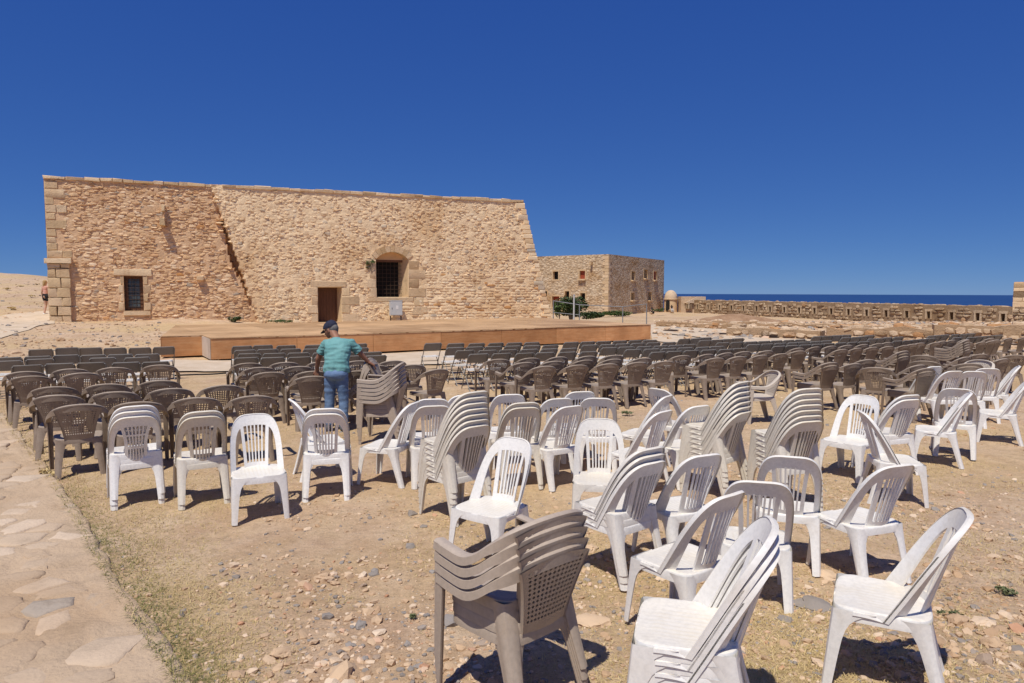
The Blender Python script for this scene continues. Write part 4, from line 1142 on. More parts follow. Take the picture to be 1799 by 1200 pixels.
ORD = ['first','second','third','fourth','fifth','sixth','seventh','eighth','ninth','tenth','eleventh','twelfth','thirteenth','fourteenth']
placed = []   # (kind, x, y, a, z, label)
rows_fold = [
 ('the left block', [
  ('first row', [(73.4,614.3),(116.7,611.4),(158,611.4),(202,611.7),(248,611.3),(286,610)]),
  ('second row', [(20.7,628.4),(69.4,626.6),(115.4,624.4),(160,624.3),(206.8,624),(258.7,622.7)]),
  ('third row', [(20,634.5),(64,631.5),(180.8,628.5),(241.4,628.5)]),
  ('fourth row', [(48,642.4),(104.7,639.4),(160,637.8),(223.3,637.3),(272,636.4)])]),
 ('the middle block', [
  ('first row', [(428.7,608.3),(464,606.9),(498.7,607.6),(553,606.5),(592,605.6),(630,604.5)]),
  ('second row', [(436.7,615.3),(474,613.9),(512,613.4),(547,613.5),(588,612.6),(628.7,612)]),
  ('third row', [(448.7,621.3),(487.4,621),(526,620.3),(567,620.2),(607,619.7),(646,619.2)]),
  ('fourth row', [(446.7,628.4),(486,628.4),(524,628),(559,627.2),(616,626),(657.4,625.4)])]),
 ('the centre block', [
  ('first row', [(782.8,602.6),(811.7,603.4),(839,603.6),(868,603.2),(894.6,602.9),(920,602.4)]),
  ('second row', [(811,610.6),(843.4,609.6),(871.8,609),(900,608.3),(928,608),(955.6,607.2)]),
  ('third row', [(830.6,615.6),(864,615.6),(899,614.7),(928,614.3),(959,613.6),(987.3,613)]),
  ('fourth row', [(857.9,621.7),(891.8,621),(925.7,620.8),(957.8,619.9),(989,619.5),(1020,619)])]),
 ('the right block', [
  ('first row', [(1017.9,601),(1041.7,600.3),(1064.5,599.8),(1086.8,599.3),(1110,598.6),(1131,598.2)]),
  ('second row', [(1049.6,606),(1074.6,605.4),(1099,604.3),(1120.6,603.4),(1143.4,602.7),(1163.4,602.2)]),
  ('third row', [(1086.4,610.4),(1111,609.5),(1136.7,608.9),(1157.8,608.2),(1178.4,607.3),(1200.7,606)]),
  ('fourth row', [(1125.6,613.8),(1151.7,613.2),(1179.5,612.2),(1203.4,611.3),(1228.4,610.6),(1251.2,609.4)]),
  ('fifth row', [(1167.9,618.4),(1194,617.2),(1218.4,616.1),(1243.5,615.3),(1270,614.4),(1292.3,612.9)])]),
 ('the far right block', [
  ('first row', [(1205.7,595.6),(1223.4,594.8),(1241.2,593.3)]),
  ('second row', [(1240.7,598.3),(1261,597.2),(1280.6,596),(1297.8,594.8)]),
  ('third row', [(1287.8,601.6),(1306.7,601),(1324.5,600.4),(1343.4,599.7),(1360,598.9),(1378.5,598.1),(1395.7,597.5)]),
  ('fourth row', [(1335.6,605.4),(1355.7,604.4),(1376.8,603.4),(1395.7,602.5),(1413.4,601.5),(1429.5,600.3),(1445,599)]),
  ('fifth row', [(1381.8,607.8),(1400,606.8),(1417.8,605.9),(1437.8,604.8),(1455.6,603.6),(1474.5,602.8),(1494,602.2),(1509.6,601.5)])]),
 ('the furthest block by the ruins', [
  ('first row', [(1444.5,590.9),(1458.4,590.3),(1470,589.8),(1482.3,588.9)]),
  ('second row', [(1488.4,593.3),(1505.7,592.5),(1517.3,591.1),(1529,589.2)]),
  ('third row', [(1535,595.6),(1548,594.5),(1561,592.9),(1578.5,592.4)]),
  ('fourth row', [(1581,599.2),(1594,598.5),(1609.4,597),(1624.6,595.8),(1637,594.6)])]),
 ('the last block at the right edge', [
  ('first row', [(1643,590.2),(1655.7,589),(1666,588.2),(1677,588),(1689.4,587.5),(1700,586.6)]),
  ('second row', [(1695.6,592.6),(1708,593),(1719.5,592),(1730,590.8),(1740,590),(1750.5,589.3)])]),
]
rows_brown = [
 ('the left block', 1, [
  ('nearest row', [(137,710.4),(249,705.5),(342.7,698.4),(436,695.7)]),
  ('second row', [(108,693.4),(203,688),(297.4,682.4),(380,677.3)]),
  ('third row', [(92,679.3),(185.4,674.4),(278.7,668.4)]),
  ('fourth row', [(57.4,660.2),(137.4,654.6),(198.8,645.9),(278.7,641)]),
  ('fifth row', [(45.4,652.4),(120,648)])]),
 ('the middle block', 1, [
  ('fourth row', [(455.4,636.8),(514.7,636.4),(562,636.4),(621.4,635),(678.7,634)]),
  ('third row', [(472,643.5),(536,642.8),(593,642.6),(650,642.4),(708,641.4)]),
  ('second row', [(496,651),(560,651.2),(626.8,651.2),(685.4,650.6)]),
  ('nearest row', [(545,659.2),(741,650)])]),
 ('the centre block', 1, [
  ('third row', [(900,629.6),(943.4,628.2),(983.4,626.7),(1024.5,626),(1061,625)]),
  ('second row', [(938,635.8),(985.6,634.3),(1025.7,633),(1074,631.5),(1115.6,629.9)]),
  ('nearest row', [(975.6,641.6),(1023.4,640),(1070,637.9),(1113.4,636.6),(1154.5,634.9)])]),
 ('the right block', 1, [
  ('second row', [(1219,623.4),(1252,622.2),(1285.6,619.6),(1317.9,618.6),(1344.5,616.8)]),
  ('nearest row', [(1257.8,628.2),(1299,625.8),(1331,623.2),(1361,619.8),(1393.5,616.9)])]),
 ('the far right block', 1, [
  ('second row', [(1431,610.8),(1460,609),(1481,607.2),(1505,605.7),(1529,604.4),(1547,603.7),(1567.5,603.3)]),
  ('nearest row', [(1474.5,612.3),(1503.4,610.6),(1528.5,609.6),(1557,608.2),(1582.6,604.6),(1600,602.9),(1619,602.2)])]),
 ('the last block at the right edge', 1, [
  ('only row', [(1648.4,601),(1664.5,599.4),(1681,597.4),(1697,596.3)]),
  ('nearest row', [(1697,601.6),(1718,600.8),(1734,598.8),(1752,597)]),
  ('second row', [(1748,593.8),(1766,594),(1783.7,593.6),(1797,593.2)])]),
]
rj = random.Random(17)
for bn, rws in rows_fold:
    for rn, ps in rws:
        for i, (u, v) in enumerate(ps):
            p, a = chair_matrix('fold', u, v, -28+rj.gauss(0, 2.2))
            placed.append(['fold', p.x, p.y, a, 0, 'grey folding chair, %s from left in the %s of %s' % (ORD[i], rn if 'row' in rn else rn, bn), CT['fold']])
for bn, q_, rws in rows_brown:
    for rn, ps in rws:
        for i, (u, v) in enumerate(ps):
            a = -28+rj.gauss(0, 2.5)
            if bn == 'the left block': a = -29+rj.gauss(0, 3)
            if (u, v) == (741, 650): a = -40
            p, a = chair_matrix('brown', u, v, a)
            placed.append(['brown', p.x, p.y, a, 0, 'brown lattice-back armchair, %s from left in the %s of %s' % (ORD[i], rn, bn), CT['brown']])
# keep the regular rows from running into each other
for it in range(40):
    for i in range(len(placed)):
        for j in range(i):
            A_, B_ = placed[i], placed[j]; dx, dy = A_[1]-B_[1], A_[2]-B_[2]
            if abs(dx) > .8 or abs(dy) > .8: continue
            f = Vector((math.sin(rad(-28)), math.cos(rad(-28)))); al = dx*f.x+dy*f.y; ac = dx*f.y-dy*f.x
            wx = {'fold': .47, 'brown': .60}; need_s = (wx[A_[0]]+wx[B_[0]])/2; need_f = .64
            if abs(al) < need_f and abs(ac) < need_s:
                if (need_s-abs(ac)) < (need_f-abs(al)):
                    k = (need_s-abs(ac))*.5*math.copysign(1, ac or 1); ex, ey = f.y*k, -f.x*k
                else:
                    k = (need_f-abs(al))*.5*math.copysign(1, al or 1); ex, ey = f.x*k, f.y*k
                A_[1] += ex; A_[2] += ey; B_[1] -= ex; B_[2] -= ey
def put(kind, u, v, a, label, n=1, stack=None, low=None, dz=None, at=None):
    """one chair, or a stack whose lowest chair's back top centre shows at (u, v)"""
    p, a = chair_matrix(kind, u, v, a)
    if at: p = Vector((at[0], at[1], 0))
    sz, sy = NEST.get(kind, (0, 0)); f = Vector((math.sin(rad(a)), math.cos(rad(a)), 0))
    for i in range(n):
        lab = label
        if n > 1:
            pos = 'lowest' if i == 0 else 'topmost' if i == n-1 else (['', 'second', 'third', 'fourth', 'fifth', 'sixth', 'seventh'][i]+' from the bottom')
            lab = '%s, %s of %s' % (label, pos, stack)
        placed.append([kind, p.x+f.x*sy*i, p.y+f.y*sy*i, a+(rj.gauss(0, .6) if i else 0), sz*i, lab, CT[kind]])
Wp = 'white plastic chair'
# left group
put('white_b', 238, 732, -32, Wp+' with pierced back', 3, 'the stack of three nearest the stone path')
put('white_shaded', 356, 732, -29, 'cream plastic chair', 2, 'the stack of two beside the chair facing us')
put('white', 446, 728, 155, 'bright white plastic chair facing the camera, nearest the brown armchairs')
put('white', 570, 727, -12, Wp, 2, 'the stack of two just in front of the man')
put('white', 512, 702, 62, 'white plastic chair turned to the right, half hidden in front of the man')
put('white', 728, 707, -73, 'white plastic chair facing left beside the leaning taupe stack')
put('white', 762, 713, -14, 'white plastic chair from behind, left of the tall stack of seven')
put('white', 760, 701, -10, 'white plastic chair behind another, left of the tall stack of seven')
put('white_shaded', 838, 748, -41, 'cream plastic chair', 7, 'the tall stack of seven left of centre')
put('white', 818, 694, -25, 'white plastic chair mostly hidden behind the tall stack left of centre')
put('white', 905, 770, 215, 'bright white plastic chair facing us, left of the three-chair stack')
put('white', 896, 693, -12, 'white plastic chair just right of the tall left stack, furthest back')
put('white_shaded', 922, 716, -17, 'cream plastic chair', 2, 'the pair right of the tall stack of seven')
put('white', 983, 700, -20, 'white plastic chair, left one of two side by side below the armchairs')
put('white', 1022, 688, -12, 'white plastic chair peeking over two others in the centre')
put('white', 1051, 699.5, 4, 'white plastic chair, right one of two side by side below the armchairs')
put('white', 1004, 713.5, -33, 'white plastic chair turned left, behind the central chair facing the camera')
put('white', 1052.6, 736, 186, 'bright white plastic chair in the centre facing the camera squarely')
put('white', 1155, 683, 52, 'white plastic chair turned right, with its back to an opposite chair')
put('white', 1174, 695, -54, 'white plastic chair facing left, middle of three in the right centre')
put('white', 1168, 722, -44, 'white plastic chair facing left, front of three in the right centre')
put('white', 1230, 713, -30, 'white plastic chair left of the tilting stack of seven')
put('white_shaded', 1308, 724, -43, 'cream plastic chair', 7, 'the tilting tall stack of seven right of centre')
put('white_shaded', 1424, 740, -17, 'cream plastic chair', 7, 'the tall stack of seven behind the front chairs, rightmost stack')
put('beige', 1364.6, 651, -96, 'pale beige lattice armchair standing alone facing left')
# foreground right
put('white', 1146, 812, -38, Wp, 3, 'the stack of three beside the brown foreground stack')
put('white', 1240, 799, -25, 'white plastic chair right of the stack of three, turned left')
put('white', 1284, 868, -38, 'white plastic chair between the front stacks, seat toward the left')
put('white', 1336, 846, 14, 'white plastic chair seen from behind, overlapped by the front stack of three')
put('white', 1390, 802, 19, 'white plastic chair seen from behind, left of the gap in the right foreground')
put('white', 1357, 962, -74, Wp, 3, 'the nearest stack of three at the bottom edge')
put('white', 1697, 903, -62, 'large white plastic chair at the bottom right facing left, nearest the camera')
put('white', 1580, 817, -20, 'white plastic chair alone behind the nearest bottom right chair')
# right middle
put('white', 1518, 695, 231, 'bright white plastic chair facing us, right of the rightmost tall stack')
put('white', 1513, 722, 102, 'white plastic chair facing right, with a steep dark-edged back')
put('white', 1600, 702, -17, Wp, 2, 'the pair behind the right-facing chair')
put('white', 1704, 690, -60, 'bright white plastic chair facing left before a straight-backed one')
put('white', 1683, 683, 30, 'white plastic chair seen from behind, right of the pair')
put('white', 1643, 644, -14, 'white plastic chair beside the stacked brown armchairs')
put('white', 1678, 652, -8, 'white plastic chair, left one of two in the back row on the right')
put('white', 1713, 652.5, 12, 'white plastic chair, right one of two in the back row on the right')
put('white', 1738, 647.5, 12, 'white plastic chair hidden behind the back row on the right')
put('white', 1790, 643, -58, 'white plastic chair facing left, further of two at the right edge')
put('white', 1808, 668, -57, 'white plastic chair facing left, nearer of two at the right edge')
# brown stacks
put('taupe', 984, 965, -42, 'taupe armchair', 4, 'the big foreground stack of four')
put('taupe', 712, 671, -87, 'pale taupe armchair', 6, 'the stack of six beside the man')
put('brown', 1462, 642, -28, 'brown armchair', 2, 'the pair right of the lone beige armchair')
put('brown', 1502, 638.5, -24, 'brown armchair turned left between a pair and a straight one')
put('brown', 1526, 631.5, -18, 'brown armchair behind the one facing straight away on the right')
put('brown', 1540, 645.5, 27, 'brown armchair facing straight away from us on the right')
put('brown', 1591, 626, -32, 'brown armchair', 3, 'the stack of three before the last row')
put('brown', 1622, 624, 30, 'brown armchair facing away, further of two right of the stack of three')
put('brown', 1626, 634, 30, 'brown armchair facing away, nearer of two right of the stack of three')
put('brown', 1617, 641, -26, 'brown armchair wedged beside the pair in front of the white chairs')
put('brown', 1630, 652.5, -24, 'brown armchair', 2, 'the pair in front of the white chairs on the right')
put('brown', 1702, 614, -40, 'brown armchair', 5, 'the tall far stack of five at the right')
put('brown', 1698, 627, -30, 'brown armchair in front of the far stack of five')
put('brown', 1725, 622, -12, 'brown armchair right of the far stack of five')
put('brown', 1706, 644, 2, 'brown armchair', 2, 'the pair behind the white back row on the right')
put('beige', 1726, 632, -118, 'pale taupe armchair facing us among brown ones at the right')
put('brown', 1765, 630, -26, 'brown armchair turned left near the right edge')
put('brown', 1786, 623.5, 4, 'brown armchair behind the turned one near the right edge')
def clampw(s):
    w = s.split(); return ' '.join(w[:16])
for kind, x, y, a, z, lab, grp in placed:
    M4 = Matrix.Translation((x, y, z+terrain(x, y)+.001)) @ Matrix.Rotation(-rad(a), 4, 'Z')
    make_chair(kind, clampw(lab), grp, M4)
# two nested armchairs the man is tipping forward
gp = on_z(664, 745, 0); TIP = 40
for i in range(2):
    M4 = Matrix.Translation((gp.x, gp.y, .0)) @ Matrix.Rotation(-rad(-84), 4, 'Z') @ Matrix.Rotation(-rad(TIP), 4, 'X') @ Matrix.Translation((0, -.25, .054*i))
    make_chair('taupe', 'taupe armchair tipped forward in the man\'s right hand, %s of two nested' % ('lower', 'upper')[i], 'taupe armchairs tipped by the man', M4)

# ------------------------------------------------------------------ people
def capsule(bm, p, q_, r0, r1, n=10):
    p, q_ = Vector(p), Vector(q_); d = q_-p; L = d.length
    for c, r_ in ((p, r0), (q_, r1)):
        bmesh.ops.create_icosphere(bm, subdivisions=2, radius=r_, matrix=Matrix.Translation(c))
    if L > 1e-4:
        rot = d.to_track_quat('Z', 'Y').to_matrix().to_4x4()
        bmesh.ops.create_cone(bm, cap_ends=True, segments=14, radius1=r0, radius2=r1, depth=L, matrix=Matrix.Translation((p+q_)/2) @ rot)
def blob(name, chains, vox, m, parent, smooth=4, cuts_=(), noise_a=0, noise_s=8):
    bm = bmesh.new()
    for ch in chains:
        for (p, r0), (q_, r1) in zip(ch, ch[1:]): capsule(bm, p, q_, r0, r1)
        if len(ch) == 1: capsule(bm, ch[0][0], ch[0][0], ch[0][1], ch[0][1])
    me = bpy.data.meshes.new(name); bm.to_mesh(me); bm.free()
    o = bpy.data.objects.new(name, me); COL.objects.link(o)
    md = o.modifiers.new('r', 'REMESH'); md.mode = 'VOXEL'; md.voxel_size = vox
    ms = o.modifiers.new('s', 'SMOOTH'); ms.iterations = smooth; ms.factor = .5
    dg = bpy.context.evaluated_depsgraph_get(); m2 = bpy.data.meshes.new_from_object(o.evaluated_get(dg))
    bpy.data.objects.remove(o)
    b2 = bmesh.new(); b2.from_mesh(m2)
    if noise_a:
        b2.normal_update()
        for v in b2.verts: v.co += v.normal*noise_a*noise.noise((v.co.x*noise_s*.5, v.co.y*noise_s*.5, v.co.z*noise_s*1.6))
    for co, no in cuts_:
        bmesh.ops.bisect_plane(b2, geom=b2.verts[:]+b2.edges[:]+b2.faces[:], plane_co=co, plane_no=no, clear_outer=True)
    b2.to_mesh(m2); b2.free()
    m2.name = name; m2.materials.clear(); m2.materials.append(m)
    m2.polygons.foreach_set('use_smooth', [True]*len(m2.polygons))
    return link(name, m2, parent)
SKIN = mat_noise('tanned_skin', (.27,.125,.075), (.34,.165,.10), 9, .55, .15, .004)
SKINP = mat_noise('pale_skin', (.50,.30,.21), (.58,.36,.26), 9, .55, 0)
def cloth(name, c0, c1, w=30, bs=.5): return mat_noise(name, c0, c1, 7, .85, bs, .012, w)
TEAL = cloth('teal_cotton', (.125,.30,.29), (.18,.38,.365), 16, .8); DENIM = cloth('faded_denim', (.075,.13,.24), (.17,.26,.40), 22)
NAVY = cloth('navy_cap', (.018,.02,.04), (.03,.033,.06)); HAIRG = cloth('grey_hair', (.10,.09,.085), (.2,.19,.18), 60)
SHOE = cloth('dark_trainer', (.06,.065,.07), (.13,.135,.14)); BLACKC = cloth('black_cloth', (.012,.012,.014), (.022,.022,.024)); PINK = cloth('pink_top', (.62,.32,.24), (.68,.38,.30))
BLOND = cloth('blond_hair', (.34,.22,.10), (.42,.29,.14)); WHITEC = cloth('white_cloth', (.7,.7,.68), (.78,.78,.76))
# the man: local frame x right, y away from us, z up
mp0 = on_z(592, 757, 0)
man = thing('person', 'man in teal t-shirt, jeans and navy cap bending to move chairs', 'person', mp0, rad(4))
hipL, hipR = (-.10, .02, .86), (.09, .0, .86); kL, kR = (-.115, .04, .47), (.105, .03, .46); fL, fR = (-.12, .0, .075), (.10, -.03, .075)
shL, shR, nk = (-.19, .24, 1.275), (.19, .21, 1.285), (-.05, .30, 1.365)
elL, haL = (-.315, .30, 1.05), (-.36, .40, .86); elR, haR = (.325, .27, 1.115), (.43, .33, .985)
hd = Vector((-.13, .40, 1.485))
HR = Matrix.Rotation(rad(58), 3, 'Z') @ Matrix.Rotation(rad(-22), 3, 'X')
def HF(x, y, z): return HR @ Vector((x, y, z))       # the head looks down to the left
body = [[((0,.05,.86), .09), ((0,.10,1.02), .085), ((0,.17,1.2), .085)], [(shL, .055), ((0,.20,1.26), .08), (shR, .055)],
        [((0,.21,1.27), .07), (nk, .056), (tuple(hd), .07)],
        [(hipL, .075), (kL, .058), (fL, .04)], [(hipR, .075), (kR, .058), (fR, .04)],
        [(fL, .04), ((-.14,.13,.045), .036)], [(fR, .04), ((.12,.10,.045), .036)],
        [(shL, .058), (elL, .042), (haL, .028)], [(shR, .058), (elR, .042), (haR, .028)],
        [(tuple(hd+HF(0,-.015,.03)), .088), (tuple(hd+HF(0,.05,-.01)), .078)], [(tuple(hd+HF(0,.06,-.05)), .055), (tuple(hd+HF(0,.095,-.075)), .036)],
        [(tuple(hd+HF(0,.125,-.005)), .012), (tuple(hd+HF(0,.145,-.03)), .015)], [(tuple(hd+HF(-.03,.112,-.062)), .010), (tuple(hd+HF(.03,.112,-.062)), .010)],
        [(tuple(hd+HF(.088,-.01,-.01)), .016), (tuple(hd+HF(.09,-.012,-.04)), .012)], [(tuple(hd+HF(-.088,-.01,-.01)), .016), (tuple(hd+HF(-.09,-.012,-.04)), .012)]]
def hand(w, d, side, curl, sc=1.):
    w, d, side, curl = Vector(w), Vector(d).normalized(), Vector(side).normalized(), Vector(curl).normalized(); ch = []
    pal = w+d*.085*sc
    for i in range(3): o_ = side*(.022*(i-1)*sc); ch.append([(tuple(w+d*.01+o_*.7), .020*sc), (tuple(pal+o_), .019*sc)])
    for i, ln in enumerate((.068, .078, .074, .058)):
        b_ = pal+side*((i-1.5)*.021*sc); m_ = b_+(d*.75+curl*.65).normalized()*ln*.55*sc; e_ = m_+(d*.1+curl).normalized()*ln*.55*sc
        ch.append([(tuple(b_), .011*sc), (tuple(m_), .0098*sc), (tuple(e_), .0085*sc)])
    t0 = w+d*.03*sc-side*.03*sc; t1 = t0+(d*.6-side*.7+curl*.4).normalized()*.045*sc; t2 = t1+(d*.7+curl*.5).normalized()*.032*sc
    ch.append([(tuple(t0), .015*sc), (tuple(t1), .0115*sc), (tuple(t2), .0095*sc)])
    return ch
body += hand(haL, (-.0, .10, -.95), (1, 0, 0), (.0, .9, -.2)); body += hand(haR, (.75, .2, -.45), (.2, -1, .1), (.1, .2, -1))
blob('body', body, .0075, SKIN, man, 3)
blob('jeans', [[((-.075,.03,.87), .10), ((-.02,.045,.92), .125)], [((.075,.03,.87), .10), ((.02,.045,.92), .125)],
     [((-.085,.03,.86), .098), ((-.108,.045,.47), .074), ((-.118,.01,.10), .070)], [((.08,.01,.86), .098), ((.100,.03,.46), .074), ((.10,-.02,.09), .070)], [((-.075,-.035,.84), .085), ((.07,-.045,.84), .085)]],
     .012, DENIM, man, 3, [((0,0,.985), (0,-.25,1)), ((0,0,.055), (0,0,-1))], .008, 13)
def unit(a, b_): return (Vector(b_)-Vector(a)).normalized()
sL = Vector(shL)+unit(shL, elL)*.17; sR = Vector(shR)+unit(shR, elR)*.17
shirt = blob('t_shirt', [[((-.05,.045,.90), .145), ((-.04,.08,1.02), .14), ((-.07,.16,1.2), .13)], [((.05,.045,.90), .145), ((.04,.08,1.02), .14), ((.07,.16,1.2), .13)],
     [(shL, .066), ((-.07,.22,1.25), .115), ((.07,.21,1.25), .115), (shR, .066)], [((0,.07,.95), .15), ((-.05,.18,1.2), .145), ((.05,.18,1.2), .145)], [((-.01,.23,1.27), .09), ((-.04,.27,1.345), .07)]], .012, TEAL, man, 4, [((0,0,.86), (0,.1,-1)), ((-.04,.28,1.352), (-.1,.4,1))], .013, 17)
for nm_, a_, s_ in (('l', shL, sL), ('r', shR, sR)):
    d_ = unit(a_, s_)
    blob('sleeve', [[(a_, .070), (tuple(s_+d_*.08), .068)]], .009, TEAL, shirt, 2, [(tuple(s_), tuple(d_))], .010, 22)
blob('hair', [[(tuple(hd+HF(0,-.04,.0)), .080), (tuple(hd+HF(0,-.035,-.045)), .064)], [(tuple(hd+HF(.06,0,0)), .036), (tuple(hd+HF(-.06,0,0)), .036)]], .01, HAIRG, man, 2)
cap_ = blob('cap', [[(tuple(hd+HF(0,-.012,.045)), .100), (tuple(hd+HF(0,.035,.035)), .098)]], .009, NAVY, man, 3, [(tuple(hd+HF(0,0,.022)), tuple(HF(0,.15,-1)))])
mb = MB(); rows = []
for i in range(9):
    a = -1.1+2.2*i/8; rows.append([tuple(hd+HF(math.sin(a)*.090, .04+math.cos(a)*.085, .030)), tuple(hd+HF(math.sin(a)*.08, .09+math.cos(a)*.125, .012))])
mb.grid(rows); mb.grid([[Vector(p)+ZU*-.006 for p in r] for r in rows]); mb.obj('cap_peak', NAVY, cap_)
for f_ in (fL, fR):
    blob('shoe', [[((f_[0]-.005, f_[1]-.035, .05), .046), ((f_[0]-.01, f_[1]+.07, .045), .048), ((f_[0]-.025, f_[1]+.16, .035), .036)], [((f_[0], f_[1]-.02, .085), .045)]], .009, SHOE, man, 3, [((0,0,.004), (0,0,-1))])
# woman half hidden by the corner of the fort
wp = on_terrain(82, 553)
wp = Vector((wp.x, wp.y, terrain(wp.x, wp.y)))
k = (60/F_PX*wp.y)/1.66
wo = thing('person', 'woman in pink top and black shorts half behind the fort corner', 'person', wp, rad(-20)); wo.scale = (k, k, k)
blob('body', [[((0,0,.9), .12), ((0,.01,1.1), .10), ((0,0,1.3), .11)], [((-.16,0,1.36), .05), ((.16,0,1.36), .05)], [((0,0,1.36), .06), ((0,.01,1.48), .05), ((0,.02,1.56), .085)],
     [((-.09,0,.88), .09), ((-.09,.05,.48), .06), ((-.09,-.05,.08), .042)], [((.09,0,.88), .09), ((.09,.10,.48), .06), ((.1,.14,.08), .042)], [((-.09,-.05,.06), .04), ((-.09,.08,.04), .035)], [((.1,.14,.06), .04), ((.1,.27,.04), .035)],
     [((-.17,0,1.35), .05), ((-.23,-.03,1.08), .038), ((-.25,.03,.84), .028)], [((.17,0,1.35), .05), ((.23,.05,1.08), .038), ((.24,.14,.86), .028)]]
     +hand((-.25,.03,.84), (0,.2,-1), (0,1,0), (1,0,0))+hand((.24,.14,.86), (0,.2,-1), (0,1,0), (-1,0,0)), .010, SKINP, wo, 3)
blob('top', [[((0,0,1.02), .115), ((0,.01,1.15), .115), ((0,0,1.32), .125)], [((-.13,0,1.34), .06), ((.13,0,1.34), .06)]], .014, PINK, wo, 3, [((0,0,.98), (0,0,-1)), ((0,0,1.40), (0,0,1))], .01, 14)
blob('shorts', [[((0,0,.96), .13)], [((-.09,0,.9), .11), ((-.095,.03,.72), .095)], [((.09,0,.9), .11), ((.095,.05,.72), .095)]], .014, BLACKC, wo, 3, [((0,0,.66), (0,0,-1)), ((0,0,1.02), (0,0,1))])
blob('hair', [[((0,-.02,1.60), .092), ((0,-.07,1.48), .06), ((0,-.09,1.36), .035)]], .014, BLOND, wo, 2)
for f_ in ((-.09, -.05), (.1, .14)): blob('shoe', [[((f_[0], f_[1]-.02, .05), .048), ((f_[0], f_[1]+.14, .04), .042)]], .012, WHITEC, wo, 2)
# two visitors by the far house
def sitter(px, py, hpx, Y, label, top_m, rz, bag=False):
    base = at_depth(px, py, Y); k = hpx/F_PX*Y/1.22
    o = thing('person', label, 'person', base, rad(rz)); o.scale = (k, k, k)
    blob('body', [[((0,0,.48), .14), ((0,.02,.75), .12), ((0,.05,.92), .12)], [((-.17,.05,.94), .055), ((.17,.05,.94), .055)], [((0,.05,.94), .06), ((0,.07,1.10), .09)],
         [((-.09,0,.48), .085), ((-.11,-.40,.48), .06), ((-.11,-.38,.05), .04), ((-.11,-.5,.04), .035)], [((.09,0,.48), .085), ((.11,-.40,.48), .06), ((.11,-.38,.05), .04), ((.11,-.5,.04), .035)],
         [((-.19,.05,.93), .05), ((-.24,-.05,.68), .04), ((-.14,-.28,.58), .03)], [((.19,.05,.93), .05), ((.24,-.05,.68), .04), ((.14,-.28,.58), .03)]]+hand((-.14,-.28,.58), (.2,-.9,-.2), (1,0,0), (0,-.2,-1))+hand((.14,-.28,.58), (-.2,-.9,-.2), (1,0,0), (0,-.2,-1)), .012, SKINP, o, 3)
    blob('dress', [[((0,0,.48), .17), ((0,.03,.75), .145), ((0,.05,.9), .14)], [((-.17,.05,.93), .075), ((.17,.05,.93), .075)], [((-.1,0,.48), .11), ((-.12,-.42,.46), .085), ((-.12,-.40,.2), .09)], [((.1,0,.48), .11), ((.12,-.42,.46), .085), ((.12,-.40,.2), .09)]], .02, top_m, o, 3)
    blob('hair', [[((0,.03,1.13), .10), ((0,-.0+.09,1.0), .07)]], .02, BLACKC, o, 2)
    st = MB(); st.tint = .5; st.box((0, .06, .15), .3, .22, .17, None, None, .02); return o, k
o1, k1 = sitter(1145, 552, 12.5, 93, 'person in black sitting before the far stone house', BLACKC, 30)
o2, k2 = sitter(1180, 548.5, 13, 106, 'person in black top and pale skirt sitting before the sentry box', BLACKC, 0)
blob('skirt', [[((-.1,-.1,.48), .13), ((-.12,-.44,.46), .10), ((-.12,-.42,.12), .10)], [((.1,-.1,.48), .13), ((.12,-.44,.46), .10), ((.12,-.42,.12), .10)]], .02, cloth('pale_skirt', (.5,.48,.45), (.6,.58,.55)), o2, 2)
for o_, k_ in ((o1, k1), (o2, k2)):
    b_ = thing('boulder', 'flat pale stone used as a seat by the %s' % ('person in black' if o_ is o1 else 'person in the pale skirt'), 'boulder', (o_.location.x, o_.location.y, o_.location.z))
    mb = MB(); mb.tint = .6; pebble(mb, 0, .1*k_, .1, .42*k_, R, .6, .7); mb.obj('stone', RUIN_ST, b_, 30)

# ------------------------------------------------------------------ fittings and street furniture
# electric cabinet at the fort wall
c0_, z0_ = wall_st(691, 541)
a0, a1 = wall_st(681, 541)[0], wall_st(702, 541)[0]; b0, b1 = wall_st(691, 554)[1], wall_st(691, 527.5)[1]
cab = thing('electric_cabinet', 'pale grey metal electric cabinet standing against the fort wall', 'electric cabinet', WO+mpw((a0+a1)/2, b0, .55), math.atan2(WD.y, WD.x))
w_, h_ = (a1-a0)/2, (b1-b0)
mb = MB(); mb.box((0, 0, h_/2), w_, .17, h_/2-.02); mb.obj('body', BOXG, cab)
mb = MB(); mb.box((0, -.178, h_/2), w_-.02, .006, h_/2-.05); do = mb.obj('door', BOXG, cab)
mb = MB(); mb.box((-w_+.10, -.19, h_/2-.02), .012, .008, .045); mb.obj('handle', IRON, do)
mb = MB(); mb.box((w_*.12, -.1865, h_*.55), .07, .0015, .10); mb.obj('notice', PAPER, do)
mb = MB(); mb.box((0, 0, h_-.006), w_+.02, .19, .012); mb.obj('lid', BOXG, cab)
for sx in (-1, 1): mb = MB(); mb.box((sx*(w_-.05), 0, -.3), .025, .05, .29); mb.obj('leg', IRON, cab)
